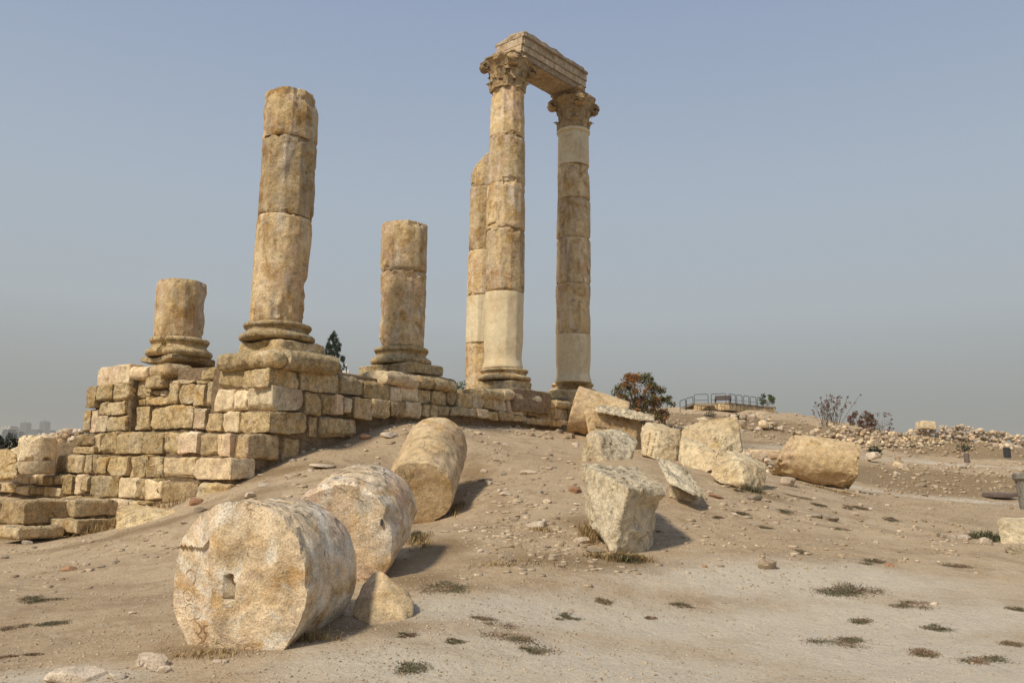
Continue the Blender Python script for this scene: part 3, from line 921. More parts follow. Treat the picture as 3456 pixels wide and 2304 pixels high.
# ------------------------------------------------------------------ round shafts
def drum(p0, p1, r0, r1, seed, seg=120, row=.04, amp=.012, chip=.11, facet=.017, gouge=.05, crop_top=None, flare=0, edge=.02, discfn=None, dsub=14, sides=None, dfade=.25, endfn=None):
    """a column drum from p0 to p1 as one closed skin: worn rims, tooled facets, broken patches"""
    p0, p1 = np.asarray(p0, float), np.asarray(p1, float)
    ax = p1 - p0
    L = np.linalg.norm(ax)
    ax = ax / L
    e1 = np.cross(ax, [0, 1.0, 0]) if abs(ax[1]) < .8 else np.cross(ax, [0, 0, 1.0])
    e1 /= np.linalg.norm(e1)
    e2 = np.cross(ax, e1)
    nrow = max(6, int(L / row))
    ts = np.linspace(0, 1, nrow + 1)
    # crowd rows to the rims
    ts = (ts + 0.12 * (-np.sin(2 * math.pi * ts) / (2 * math.pi)) * 4) if nrow > 8 else ts
    th = np.arange(seg) / seg * 2 * math.pi
    prof = [(0.0, k / dsub) for k in range(1, dsub)] + [(t, 1.0) for t in ts] + [(1.0, k / dsub) for k in range(dsub - 1, 0, -1)]
    T = np.array([q[0] for q in prof])[:, None] + 0 * th[None]
    S = np.array([q[1] for q in prof])[:, None] + 0 * th[None]
    TH = 0 * T + th[None]
    onside = (S > .999)
    dist = np.minimum(T, 1 - T) * L
    rr = (r0 + (r1 - r0) * T)
    if flare:
        rr = rr + flare * np.exp(-(T * L / .12) ** 2 * .5) - flare * .6 * np.exp(-((T * L - .35) / .25) ** 2)
    base = (p0[None, None] + ax * (T * L)[..., None])
    dirv = e1 * np.cos(TH)[..., None] + e2 * np.sin(TH)[..., None]
    Pn = (base + dirv * rr[..., None]).reshape(-1, 3)
    s = seed * 7.31
    n1 = fbm(Pn * 2.6 + s, 5, seed % 71).reshape(T.shape)
    n2 = fbm(Pn * 1.1 + s + 5, 4, seed % 61).reshape(T.shape)
    n3 = fbm(Pn * 6.0 + s + 8, 3, seed % 53).reshape(T.shape)
    d = amp * n1 + amp * .6 * n3
    fk = sides or (11 + seed % 4)
    fc = math.cos(math.pi / fk) / np.cos(((TH * fk / (2 * math.pi) + seed * .37) % 1.0 - .5) * 2 * math.pi / fk)
    d += (fc - 1) * rr * (facet / .012) * np.clip(.75 + n2 * 1.2, .2, 1)
    d -= gouge * np.clip(n2 - .16, 0, .3) * 2.6
    d -= gouge * .35 * (n1 > .26) * np.clip(n1 - .26, 0, .05) * 12
    # worn and chipped rims
    e = np.exp(-dist / .035)
    d -= edge * e
    n4 = fbm(Pn * 3.4 + s + 21, 4, seed % 47).reshape(T.shape)
    cmk = np.clip((n4 - .02) / .09, 0, 1)
    reach = .05 + .30 * np.clip(n2 + .15, 0, .6)
    d -= chip * .55 * cmk * np.clip((reach - dist) / .035, 0, 1) * (.6 + n3)
    R_ = np.where(onside, rr + d, (rr + d) * S)
    # rim radius continuity for the end faces
    Rside0 = R_[dsub - 1]
    Rside1 = R_[dsub - 1 + nrow]
    for k in range(dsub - 1):
        R_[k] = Rside0 * prof[k][1]
        R_[-(k + 1)] = Rside1 * prof[k][1]
    P = base + dirv * R_[..., None]
    m = P.shape[0]
    off = np.zeros(T.shape)
    local = np.stack([R_ * np.cos(TH), R_ * np.sin(TH)], -1)
    kk = dsub - 1
    PP = P.reshape(-1, 3)
    nn = (fbm(PP * 3.1 + s, 4, 7).reshape(T.shape)) * .018 + fbm(PP * 1.2 + s, 3, 17).reshape(T.shape) * .03
    off[:kk] = nn[:kk]
    off[-kk:] = nn[-kk:]
    fade = np.clip((1 - S) / .15, 0, 1)
    off = off * fade
    if discfn is not None:
        X2, Y2 = local[..., 0], local[..., 1]
        o2 = discfn(X2, Y2)
        wgt = np.clip(1 - T * L / dfade, 0, 1)
        off = off + o2 * wgt
    if endfn is not None:
        off = off + endfn(local[..., 0], local[..., 1]) * np.clip(1 - (1 - T) * L / dfade, 0, 1)
    if crop_top is not None:
        top = crop_top(local[..., 0], local[..., 1])
        wgt = np.clip((T - .3) / .7, 0, 1)
        off = off + top * wgt
    P = P + ax * off[..., None]
    V_ = P.reshape(-1, 3)
    c0 = p0 + ax * off[0].mean()
    c1 = p1 + ax * off[-1].mean()
    V_ = np.concatenate([V_, [c0, c1]])
    F_ = []
    for i in range(m - 1):
        for k in range(seg):
            k2 = (k + 1) % seg
            F_.append((i * seg + k, i * seg + k2, (i + 1) * seg + k2, (i + 1) * seg + k))
    nv = m * seg
    for k in range(seg):
        k2 = (k + 1) % seg
        F_.append((nv, k2, k))
        F_.append((nv + 1, (m - 1) * seg + k, (m - 1) * seg + k2))
    # wind outward
    F_ = [f[::-1] for f in F_] if np.dot(np.cross(e1, e2), ax) < 0 else F_
    return V_, F_


def lathe(c, prof, seed, seg=72, amp=.008, cut=None):
    """moulded ring: prof = [(z, r), ...] bottom to top"""
    th = np.arange(seg) / seg * 2 * math.pi
    prof = [(prof[0][0], .02)] + list(prof) + [(prof[-1][0], .02)]
    Pz = np.array([p[0] for p in prof])[:, None] + 0 * th[None]
    Pr = np.array([p[1] for p in prof])[:, None] + 0 * th[None]
    X_ = c[0] + Pr * np.cos(th)
    Y_ = c[1] + Pr * np.sin(th)
    P = np.stack([X_, Y_, Pz], -1)
    n_ = fbm(P.reshape(-1, 3) * 3.5 + seed, 4, seed % 50).reshape(Pz.shape)
    n2 = fbm(P.reshape(-1, 3) * 1.3 + seed, 3, seed % 40).reshape(Pz.shape)
    d = amp * n_ - .10 * np.clip(n2 - .25, 0, 1)
    if cut is not None:
        d = d + cut(th)[None, :] * (Pr > .1)
    P[..., 0] += d * np.cos(th)
    P[..., 1] += d * np.sin(th)
    P[..., 2] += amp * .5 * n_
    m = len(prof)
    F_ = [(i * seg + k, i * seg + (k + 1) % seg, (i + 1) * seg + (k + 1) % seg, (i + 1) * seg + k) for i in range(m - 1) for k in range(seg)]
    F_.append(tuple(range(seg))[::-1])
    F_.append(tuple((m - 1) * seg + k for k in range(seg)))
    return P.reshape(-1, 3), F_


def tor(z0, z1, r, k=7):
    """half-round moulding between two heights reaching radius r"""
    zc_, a = (z0 + z1) / 2, (z1 - z0) / 2
    return [(zc_ - a * math.cos(math.pi * i / k), r - a + a * math.sin(math.pi * i / k)) for i in range(k + 1)]


def attic(z0, z1, r):
    """attic base profile, r = shaft radius"""
    H = z1 - z0
    p = tor(z0, z0 + .36 * H, r * 1.36)
    p += [(z0 + .40 * H, r * 1.20), (z0 + .46 * H, r * 1.14), (z0 + .56 * H, r * 1.10), (z0 + .64 * H, r * 1.13), (z0 + .68 * H, r * 1.17)]
    p += tor(z0 + .70 * H, z0 + .97 * H, r * 1.22)
    return p


def zof(P, v):
    """height at plan position P that shows at display row v"""
    k = (784 - v) / (FPX / K)
    X_, Y_ = P[0], P[1]
    # (UP.(P-C)) / (f.(P-C)) = k, linear in z
    a0 = UP[0] * X_ + UP[1] * Y_ - k * (_f[0] * X_ + _f[1] * Y_)
    a1 = UP[2] - k * _f[2]
    return CAM[2] - a0 / a1


def build_column(cen, rings, seed, label, mats, per=None, group='standing columns of the temple'):
    Y0 = cen[1]
    pts = []
    for (u, v, wd) in rings:
        P = atd(u, v, Y0)
        pts.append((P, wd * K / 2 * vdepth(P) / FPX))
    zb = pts[-1][0][2]
    rt = root('column', (cen[0], cen[1], zb - .8), label, 'column', group)
    for i in range(len(pts) - 1):
        (pt, ra), (pb, rb) = pts[i], pts[i + 1]
        jit = np.array([random.uniform(-.012, .012), random.uniform(-.012, .012), 0])
        mt = mats[i] if isinstance(mats, (list, tuple)) else mats
        smooth_ = mt is M_CREAM
        k = dict(facet=.012, chip=.012, gouge=.0, amp=.002, edge=.008) if smooth_ else {}
        k.update((per or {}).get(i, {}))
        Vv, Ff = drum(pb + jit + Z * .005, pt + jit - Z * .005, rb, ra, seed * 31 + i * 7, **k)
        put('drum', Vv, Ff, mt, rt)
    return rt, pts


def base_for(rt, cen_u, Y0, v0, v1, r, seed, cut=None, mat=M_ASH):
    P = atd(cen_u, v1, Y0)
    zt, zb = zof(P, v0), zof(P, v1)
    Vv, Ff = lathe(P, attic(zb, zt, r), seed, cut=cut)
    put('base', Vv, Ff, mat, rt)
    return P, zt, zb


def plinth(rt, c, z0, z1, half, seed, mat=M_ASH, off=0.0, hb=None):
    hb = hb or half
    W, F_ = rstone(np.array([c[0], c[1], (z0 + z1) / 2]), A, B, Z, (half, hb, (z1 - z0) / 2 - .004), (.06, .06, .05), .035, seed, n=14, warp=.05)
    put('plinth', W, F_, mat, rt)


col1, q1 = build_column(C1, [(672, 222, 121), (665, 331, 125), (655, 506, 126), (633, 748, 120)], 3,
                        'tall broken column of three worn drums standing on the podium corner', M_COLN,
                        per={0: dict(gouge=.10, chip=.08), 1: dict(gouge=.06, chip=.12), 2: dict(gouge=.09, chip=.10)})
P, zt, zb = base_for(col1, 636, 18.0, 746, 787, .60, 5)
zpl = lz(cB, 1100, 120, Lp(1.1))
plinth(col1, C1, max(zpl - .22, zb - .42), zb + .0, .66, 9)
core(C1, -.95, .95, -.9, .9, zt1, zpl - .05)
col4, q4 = build_column(C4, [(419, 650, 110), (411, 781, 109)], 5, 'short stump of one drum on a split base at the left end', M_COLN,
                        per={0: dict(gouge=.06, chip=.10)}, group='broken column stumps')


def split(th):
    d = (th - math.atan2(-A[1] + B[1] * .25, -A[0] - B[0] * .45) + math.pi) % (2 * math.pi) - math.pi
    return -.16 * np.exp(-(d / .07) ** 2)


P, zt, zb = base_for(col4, 411, 20.4, 779, 822, .58, 15, cut=split)
plinth(col4, C4, zb - .18, zb, .63, 19)
col3, q3 = build_column(C3, [(931, 518, 108), (928, 630, 107), (922, 800, 104)], 8, 'broken column of two drums on a moulded base between taller columns', M_COLN,
                        per={0: dict(gouge=.08, chip=.08), 1: dict(gouge=.10, chip=.09)}, group='broken column stumps')
P, zt, zb = base_for(col3, 921, 21.4, 800, 840, .58, 25)
z3 = lz(cE, 900, 300, Rp(1.1))
plinth(col3, C3, zb - .30, zb, .74, 29, hb=.85)
core(C3, -1.1, 1.1, -1.0, 1.4, zb - 1.0, zb - .30)
col5, q5 = build_column(C5, [(1166, 213, 77), (1165, 322, 82), (1162, 430, 88), (1160.5, 533, 91), (1159, 676, 92.5), (1156, 848, 90)], 12,
                        'tallest column with carved capital at the near end of the architrave', [M_COLN, M_COLN, M_COLN, M_COLN, M_CREAM],
                        per={4: dict(flare=.045, facet=.014, chip=.0), 0: dict(gouge=.08)})
P, zt, zb = base_for(col5, 1158, 25.0, 849, 876, .60, 35)
plinth(col5, C5, zb - .34, zb, .66, 39)
core(C5, -1.1, 1.1, -1.05, 1.3, zb - 1.0, zb - .30)
col6, q6 = build_column(C6, [(1317, 308, 70), (1317, 385, 73), (1317.5, 462, 76), (1316.5, 552, 79), (1316.5, 656, 81), (1316, 771, 81), (1316, 880, 80)], 17,
                        'column with carved capital and cream top drum at the far end of the architrave', [M_CREAM, M_COLN, M_COLN, M_COLN, M_COLN, M_CREAM],
                        per={5: dict(flare=.05), 1: dict(gouge=.06)})
P, zt, zb = base_for(col6, 1315, 28.5, 881, 903, .60, 45)
plinth(col6, C6, zb - .32, zb, .66, 49)
core(C6, -1.1, 1.1, -1.05, 1.3, zb - 1.0, zb - .30)


col7, q7 = build_column(C7, [(1119, 362, 66), (1114, 436, 68), (1111, 581, 71), (1108, 684, 73), (1106, 790, 74), (1105, 893, 74)], 21,
                        'broken column without capital half hidden behind the tallest one', [M_COLN, M_COLN, M_COLN, M_CREAM, M_COLN],
                        per={0: dict(crop_top=lambda x, y: -1.15 * np.clip(x + .02, 0, 1))})
P, zt, zb = base_for(col7, 1105, 31.3, 893, 915, .56, 55)
plinth(col7, C7, zb - .4, zb, .68, 59)


# ------------------------------------------------------------------ Corinthian capitals
def leaf_mesh(w, h, curl):
    """an acanthus leaf: midrib, lobed outline, tip curling out; origin at its foot, +Y outward, +Z up"""
    nu, nv = 9, 9
    Vv, Ff = [], []
    for j in range(nv):
        t = j / (nv - 1)
        for i in range(nu):
            s = i / (nu - 1) * 2 - 1
            lobe = 1 + .16 * math.cos(t * math.pi * 5.5)
            wid = w * (.55 + .75 * t - .95 * t ** 3) * lobe
            x = s * wid
            ang = curl * max(0, t - .45) ** 2 * 4
            z = h * (t if t < .6 else .6 + (t - .6) * math.cos(ang * .9))
            y = .03 + .05 * t + h * .42 * max(0, t - .5) ** 1.5 * 1.6
            y += .035 * (1 - abs(s)) - .03 * abs(math.sin(s * 3 * math.pi)) * (0.3 + t) + (-.05 * s * s)
            Vv.append((x, y, z))
    m = nu * nv
    Vb = [(x * .9, y - .07, z - .01) for (x, y, z) in Vv]
    for j in range(nv - 1):
        for i in range(nu - 1):
            a = j * nu + i
            Ff.append((a, a + nu, a + nu + 1, a + 1))
            Ff.append((m + a, m + a + 1, m + a + nu + 1, m + a + nu))
    rim = [i for i in range(nu)] + [nu * j + nu - 1 for j in range(1, nv)] + [nu * (nv - 1) + i for i in range(nu - 2, -1, -1)] + [nu * j for j in range(nv - 2, 0, -1)]
    for a, b in zip(rim, rim[1:] + rim[:1]):
        Ff.append((a, b, m + b, m + a))
    return np.array(Vv + Vb), Ff


def capital(rt, c, z0, z1, r, seed, half):
    """bell, two rows of leaves, corner volutes and a hollow-sided abacus"""
    H = z1 - z0
    cc = np.array([c[0], c[1], 0])
    prof = [(z0, r * .98), (z0 + .3 * H, r * .98), (z0 + .6 * H, r * 1.06), (z0 + .75 * H, r * 1.25), (z0 + .84 * H, r * 1.42)]
    Vv, Ff = lathe(cc, prof, seed, seg=48, amp=.03)
    cap = put('capital', Vv, Ff, M_CAP, rt)
    rs = random.Random(seed)
    for row, (zz, hh, n, ph, rr) in enumerate(((0.0, .36, 8, 0.0, r * .97), (.22, .40, 8, .5, r * 1.0))):
        for k in range(n):
            if rs.random() < .12:
                continue
            th = 2 * math.pi * (k + ph) / n
            Lm, Lf_ = leaf_mesh(r * .36, hh * H * rs.uniform(.85, 1.05), 1.0)
            c_, s_ = math.cos(th), math.sin(th)
            W = np.empty_like(Lm)
            W[:, 0] = c[0] + c_ * (Lm[:, 1] + rr) - s_ * Lm[:, 0]
            W[:, 1] = c[1] + s_ * (Lm[:, 1] + rr) + c_ * Lm[:, 0]
            W[:, 2] = z0 + zz * H + Lm[:, 2]
            W += .018 * np.stack([vnoise(W * 9 + seed + q, 3) for q in (0, 40, 80)], -1)
            put('leaf', W, Lf_, M_CAP, cap)
    ang0 = math.atan2(A[1], A[0]) + math.pi / 4
    for k in range(4):
        th = ang0 + k * math.pi / 2
        d = np.array([math.cos(th), math.sin(th), 0])
        n_ = np.array([-d[1], d[0], 0])
        mb = MB()
        pts = []
        o = np.array([c[0], c[1], z0]) + d * (half * 1.12)
        for i in range(22):
            t = i / 21
            if t < .45:
                q = t / .45
                pts.append(np.array([c[0], c[1], z0]) + d * (r * .95 + (half * 1.12 - r * .95) * q ** 1.3) + Z * H * (.50 + .30 * q ** .6))
            else:
                q = (t - .45) / .55
                a = math.pi / 2 - q * 2 * math.pi * 1.1
                rad = .12 * H * (1 - .75 * q)
                pts.append(o + d * rad * math.cos(a) + Z * (H * .80 - .12 * H + rad * math.sin(a)))
        mb.tube(pts, .10 * r / .5, 7, .075)
        Vv = np.concatenate(mb.V)
        Vv = Vv + n_ * (np.dot(Vv - o, n_) * 1.2)[:, None]
        put('volute', Vv, mb.F, M_CAP, cap)
    # abacus
    seg = 14
    out_ = []
    for k in range(4):
        th = ang0 + k * math.pi / 2
        a = np.array([math.cos(th), math.sin(th)]) * half * 1.40
        b = np.array([math.cos(th + math.pi / 2), math.sin(th + math.pi / 2)]) * half * 1.40
        nrm = -(a + b) / np.linalg.norm(a + b)
        ta = (b - a) / np.linalg.norm(b - a)
        for i in range(seg):
            t = (i + .5) / seg
            p = a + (b - a) * (.04 + .92 * t) + nrm * (.14 * half * math.sin(math.pi * t))
            out_.append(p)
    m = len(out_)
    Vv = []
    lay = [(.80, .80), (.84, .93), (.89, .96), (.92, .90), (.95, 1.0), (1.0, 1.0), (1.002, .5)]
    for (hz, s_) in lay:
        for p in out_:
            Vv.append((c[0] + p[0] * s_, c[1] + p[1] * s_, z0 + H * hz))
    Vv = np.array(Vv)
    n_ = fbm(Vv * 3.3 + seed, 4, seed % 30)
    dd = Vv[:, :2] - c[:2]
    Vv[:, :2] += dd * (n_ * .14 - .04)[:, None]
    Vv[:, 2] += .06 * n_
    Ff = [(j * m + i, j * m + (i + 1) % m, (j + 1) * m + (i + 1) % m, (j + 1) * m + i) for j in range(len(lay) - 1) for i in range(m)]
    Ff += [tuple(range(m))[::-1], tuple((len(lay) - 1) * m + i for i in range(m))]
    put('abacus', Vv, Ff, M_CAP, cap)
    # central flower boss on each side
    for k in range(4):
        th = ang0 + (k + .5) * math.pi / 2
        d = np.array([math.cos(th), math.sin(th), 0])
        W, F_ = rstone(np.array([c[0], c[1], z0 + H * .84]) + d * half * .98, d, np.cross(Z, d), Z, (.10, .13, .13), (.08, .1, .1), .04, seed + k, n=6)
        put('flower_boss', W, F_, M_CAP, cap)
    return cap


t5, r5 = q5[0]
AD = q6[0][0] - t5
AD[2] = 0
AD = AD / np.linalg.norm(AD)
AN = np.array([AD[1], -AD[0], 0])      # towards the visible right side
zc5a, zc5b = t5[2], zof(t5 + AD * .07 + AN * .56, 129)
capital(col5, t5, zc5a, zc5b, r5 * 1.0, 71, .66)
t6, r6 = q6[0]
zc6a, zc6b = t6[2] + .02, zof(t6 + AN * .56, 214)
capital(col6, t6, zc6a, zc6b, r6 * .97, 83, .66)
Vv, Ff = lathe(t6, [(t6[2] - .05, r6)] + tor(t6[2] - .05, t6[2] + .08, r6 * 1.10) + [(t6[2] + .08, r6 * .98)], 3, amp=.002)
put('astragal', Vv, Ff, M_CREAM, col6)

# ------------------------------------------------------------------ architrave resting on the two capitals
zb_ = max(zc5b, zc6b)
ztop = zof(t5 + AD * .07 + AN * .62, 71)
arch = root('architrave', (t5[0], t5[1], zb_), 'long stepped architrave beam with broken top spanning two carved capitals', 'architrave')
La = .04
Lb = float(np.dot(t6 - t5, AD)) + .04
z0a, z1a = zc5b - .02, zc6b + .0


def beam(zlo, zhi, hw, seed, name, la=La, lb=Lb, rough=.02, topcut=None, mat=M_ARCH, rad=.03, offn=0.0):
    n = 40
    P_, F_ = cube(n)
    W = np.empty_like(P_)
    s = (P_[:, 0] + 1) / 2
    L_ = la + (lb - la) * s
    zz = (P_[:, 2] + 1) / 2
    dz = (z1a - z0a) * (L_ - 0) / float(np.dot(t6 - t5, AD))
    W = t5[None] * np.array([1, 1, 0]) + AD * L_[:, None] + AN * (P_[:, 1] * hw + offn)[:, None]
    hi = zhi + 0 * L_
    if topcut is not None:
        hi = topcut(L_, P_[:, 1])
    W[:, 2] = z0a + dz + zlo + (hi - zlo) * zz
    nn = P_ / np.linalg.norm(P_, axis=1, keepdims=True)
    k = fbm(W * 2.2 + seed, 4, seed)
    k2 = fbm(W * 7 + seed, 3, seed + 4)
    Dv = AD * nn[:, :1] + AN * nn[:, 1:2] + Z * nn[:, 2:]
    edge = (np.abs(P_) > .97).sum(1) > 1
    W = W + Dv * (rough * (k + .5 * k2) - rad * edge - np.where(edge, .06 * np.clip(k + .1, 0, 1), 0))[:, None]
    return put(name, W, F_, mat, arch)


Hh = ztop - z0a
hw = .56


def tc_(L_, y):
    q = fbm(np.stack([L_ * 2.5, y * 1.2, L_ * 0 + 4], -1), 4, 33)
    edge = np.interp(L_, [La, La + .3, 2.2, Lb], [Hh * .98, Hh * 1.0, Hh * .97, Hh * .93])
    left = np.where(L_ < La + .9, np.clip(-y, 0, 1) * .10 * (1 - (L_ - La) / .9), 0)
    return edge + .05 * q - left


beam(0.0, Hh * .24, hw - .055, 3, 'lower_fascia')
beam(Hh * .245, Hh * .50, hw - .02, 5, 'middle_fascia')
beam(Hh * .505, Hh * .80, hw + .015, 7, 'upper_fascia')
beam(Hh * .805, Hh, hw + .085, 9, 'crown_moulding', topcut=tc_, rough=.07, rad=.03)
for (zz, off, nm) in ((.245, hw - .03, 'bead_row'), (.505, hw + .005, 'bead_row'), (.795, hw + .04, 'bead_row')):
    mb = MB()
    L_ = La + .06
    k = 0
    while L_ < Lb - .08:
        ln = .07 if k % 3 else .035
        if random.random() > .16:
            dz = (z1a - z0a) * L_ / float(np.dot(t6 - t5, AD))
            c = t5 * np.array([1, 1, 0]) + AD * (L_ + ln / 2) + AN * off + Z * (z0a + dz + zz * Hh)
            P_, F_ = cube(2)
            Pn = P_ / np.linalg.norm(P_, axis=1, keepdims=True)
            mb.add(c + AD * Pn[:, :1] * ln * .55 + AN * Pn[:, 1:2] * .028 + Z * Pn[:, 2:] * .028, F_)
        L_ += ln + .018
        k += 1
    mb.done(nm, M_ARCH, arch, smooth=True)


# ------------------------------------------------------------------ fallen drums
def fallen(label, p0, p1, r0, r1, seed, mat, group='fallen column drums', **kw):
    V_, F_ = drum(p0, p1, r0, r1, seed, **kw)
    c = (np.asarray(p0) + np.asarray(p1)) / 2
    org = np.array([c[0], c[1], V_[:, 2].min()])
    o = put('fallen_drum', V_, F_, mat, origin=org)
    return props(o, label, 'column drum', group)


def axis_pt(P, yaw, tilt, L):
    return P + L * np.array([math.sin(yaw) * math.cos(tilt), math.cos(yaw) * math.cos(tilt), math.sin(tilt)])


def onground(bu, bv, Yb, sink=3):
    """how much farther or nearer a thing must stand for its lowest seen point to touch the ground"""
    k = ground(bu, bv - sink)[1] / Yb
    return k


def pfg(cv, lst, bi):
    x, y, Y_ = lst[bi]
    U, V_ = cv(x, y)
    k = onground(U / K, V_ / K, Y_)
    return [at(*cv(x, y), Y_ * k) for (x, y, Y_) in lst]


# nearest drum, with dowel hole and carved rosettes on its end
k1 = onground(555, 1512, 6.3)
D1 = at(*cJ(622, 1022), 6.5 * k1)
ax1 = axis_pt(np.zeros(3), R(13), R(1), 1.0)
e1_ = np.cross(ax1, [0, 0, 1.0])
e1_ /= np.linalg.norm(e1_)
e2_ = np.cross(ax1, e1_)


def disc1(x, y):
    # x: to the right seen from the camera, y: downwards
    o = .30 * np.clip(-.13 - x + .10 * y, 0, 1) + .16 * np.clip(-(y + .25), 0, 1)
    jag = .05 * vnoise(np.stack([x * 9, y * 9, x * 0], -1).reshape(-1, 3), 8).reshape(x.shape)
    panel = (x < -.19 + jag) & (y > -.26 + jag - .15 * (x + .4))
    o = o + np.where(panel, .040, 0.0)
    dent = np.exp(-(((x - .02) / .13) ** 2 + ((y + .20) / .15) ** 2))
    o = o + .035 * np.clip(dent * 1.6 - .3 + jag * 3, 0, 1)
    o = o + np.where((y > .16 + jag) & (x > -.19), -.018, 0)
    return o


d1 = fallen('nearest fallen drum with square dowel hole in its pale pitted end', D1, D1 + ax1 * 1.04 * k1, .660 * k1, .60 * k1, 404, M_DRUM, seg=170, row=.016, dsub=50, amp=.009, chip=.035, facet=.004, sides=10, gouge=.035, edge=.010, discfn=disc1)
hx, hy = cJ(612, 1040)
Ph = hit(hx, hy, D1, ax1)
mb = MB()
hol = [(-.052, -.085), (-.01, -.105), (.028, -.095), (.032, -.055), (.058, -.03), (.055, .085), (.0, .098), (-.045, .08), (-.048, -.02)]
mb.add([Ph + e1_ * a * k1 + e2_ * b * k1 + ax1 * q for q in (-.25, .55) for (a, b) in hol], [tuple(range(9))[::-1], tuple(range(9, 18))] + [(i, (i + 1) % 9, 9 + (i + 1) % 9, 9 + i) for i in range(9)])
cut = mb.done('cutter', M_CORE)
bmod = d1.modifiers.new('b', 'BOOLEAN')
bmod.operation = 'DIFFERENCE'
bmod.solver = 'EXACT'
bmod.object = cut
dg = bpy.context.evaluated_depsgraph_get()
newme = bpy.data.meshes.new_from_object(d1.evaluated_get(dg))
d1.modifiers.clear()
d1.data = newme
d1.data.polygons.foreach_set('use_smooth', np.ones(len(newme.polygons), dtype=bool))
bpy.data.objects.remove(cut)


def ray_on(o_verts, U, V_, n):
    """nearest vertex of a skin in this direction, for setting relief on it"""
    d = ray(U, V_)
    d = d / np.linalg.norm(d)
    W = o_verts - CAM
    t = W @ d
    dist = np.linalg.norm(W - t[:, None] * d, axis=1)
    m = dist < .03
    if not m.any():
        m = dist < dist.min() + .01
    i = np.where(m)[0][np.argmin(t[m])]
    return CAM + d * t[i]


def ringrel(par, V0, cx, cy, rads, nrm, seedk):
    """worn carved circle: a low ridge laid over the uneven face"""
    from mathutils.bvhtree import BVHTree
    bvh = BVHTree.FromPolygons([Vector(v) for v in V0], [tuple(p.vertices) for p in par.data.polygons])
    e1 = np.cross(nrm, Z)
    e1 /= np.linalg.norm(e1)
    e2 = np.cross(nrm, e1)
    d = ray(*cJ(cx, cy))
    h = bvh.ray_cast(Vector(CAM), Vector(d).normalized())
    if h[0] is None:
        return
    c = np.array(h[0])
    for rr in rads:
        pts = []
        a0 = random.uniform(0, 6)
        for k in range(25):
            a = a0 + 5.4 * k / 24
            q = c + rr * (e1 * math.cos(a) + e2 * math.sin(a)) + nrm * .25
            hh = bvh.ray_cast(Vector(q), Vector(-nrm))
            if hh[0] is not None:
                pts.append(np.array(hh[0]) - nrm * .004)
        if len(pts) > 4:
            mb = MB()
            mb.tube(pts, .011, 6, .008)
            mb.done('carved_ring', par.data.materials[0], par, smooth=True)


V0 = np.array([v.co[:] for v in d1.data.vertices]) + np.array(d1.location)
nL = -ax1 * .95 + np.array([-.3, 0, 0])
nL /= np.linalg.norm(nL)
ringrel(d1, V0, 388, 1083, (.03, .062), nL, 1)
ringrel(d1, V0, 400, 980, (.06,), nL, 2)
ringrel(d1, V0, 398, 1170, (.065,), nL, 4)
# second drum
k2 = onground(860, 1350, 9.0)
D2 = at(*cJ(1232, 778), 9.3 * k2)
D2b = at(*cJ(1385, 622), 10.45 * k2)
d2 = fallen('second fallen drum with pinkish barrel between the other two', D2, D2b, .645 * k2, .635 * k2, 433, M_DRUM, seg=128, row=.025, dsub=30, amp=.022, chip=.10, facet=.005, gouge=.06, edge=.025)
V0 = np.array([v.co[:] for v in d2.data.vertices]) + np.array(d2.location)
n2_ = (D2 - D2b) / np.linalg.norm(D2 - D2b)
ringrel(d2, V0, 1160, 637, (.05, .03), n2_, 5)
ringrel(d2, V0, 1080, 637, (.05,), n2_, 6)
V1 = ray_on(V0, *cJ(1460, 677), n2_)
mb = MB()
mb.box(V1, np.cross(n2_, Z), Z, n2_, .012, .034, .012)
mb.done('metal_tag', M_METAL, d2)
# third, lying up the slope
k3 = onground(990, 1205, 14.8)
D3 = at(*cJ(1665, 512), 15.0 * k3)
D3b = at(*cJ(1772, 250), 17.1 * k3)
d3 = fallen('farthest of three fallen drums lying up the sandy slope', D3, D3b, .63 * k3, .64 * k3, 467, M_DRUM2, seg=110, row=.035, dsub=24, amp=.018, chip=.07, facet=.006, gouge=.05)
# long drum lying across the slope at the right
kj = onground(1880, 1118, 20.3)
J0, J1 = at(*cG(1350, 900), 21.3 * kj), at(*cG(2185, 1020), 20.6 * kj)
d4 = fallen('long drum lying sideways on its own at the right of the slope', J0, J1, .615 * kj, .60 * kj, 499, M_DRUM2, seg=110, row=.035, dsub=24, amp=.03, chip=.16, facet=.006, gouge=.12, dfade=1.2,
            discfn=lambda x, y: .36 * x + .05, endfn=lambda x, y: -.5 * np.clip(-x - .25, 0, 1))
# leaning drum next to the far column
kk_ = onground(1310, 998, 21.6, 2)
K0, K1 = at(*cF(372, 585), 21.6 * kk_), at(*cF(1150, 800), 21.45 * kk_)
d5 = fallen('drum leaning on edge before the base of the far column', K0, K1, .64 * kk_, .58 * kk_, 523, M_DRUM2, seg=110, row=.035, dsub=24, amp=.015, chip=.05, facet=.004, gouge=.08)


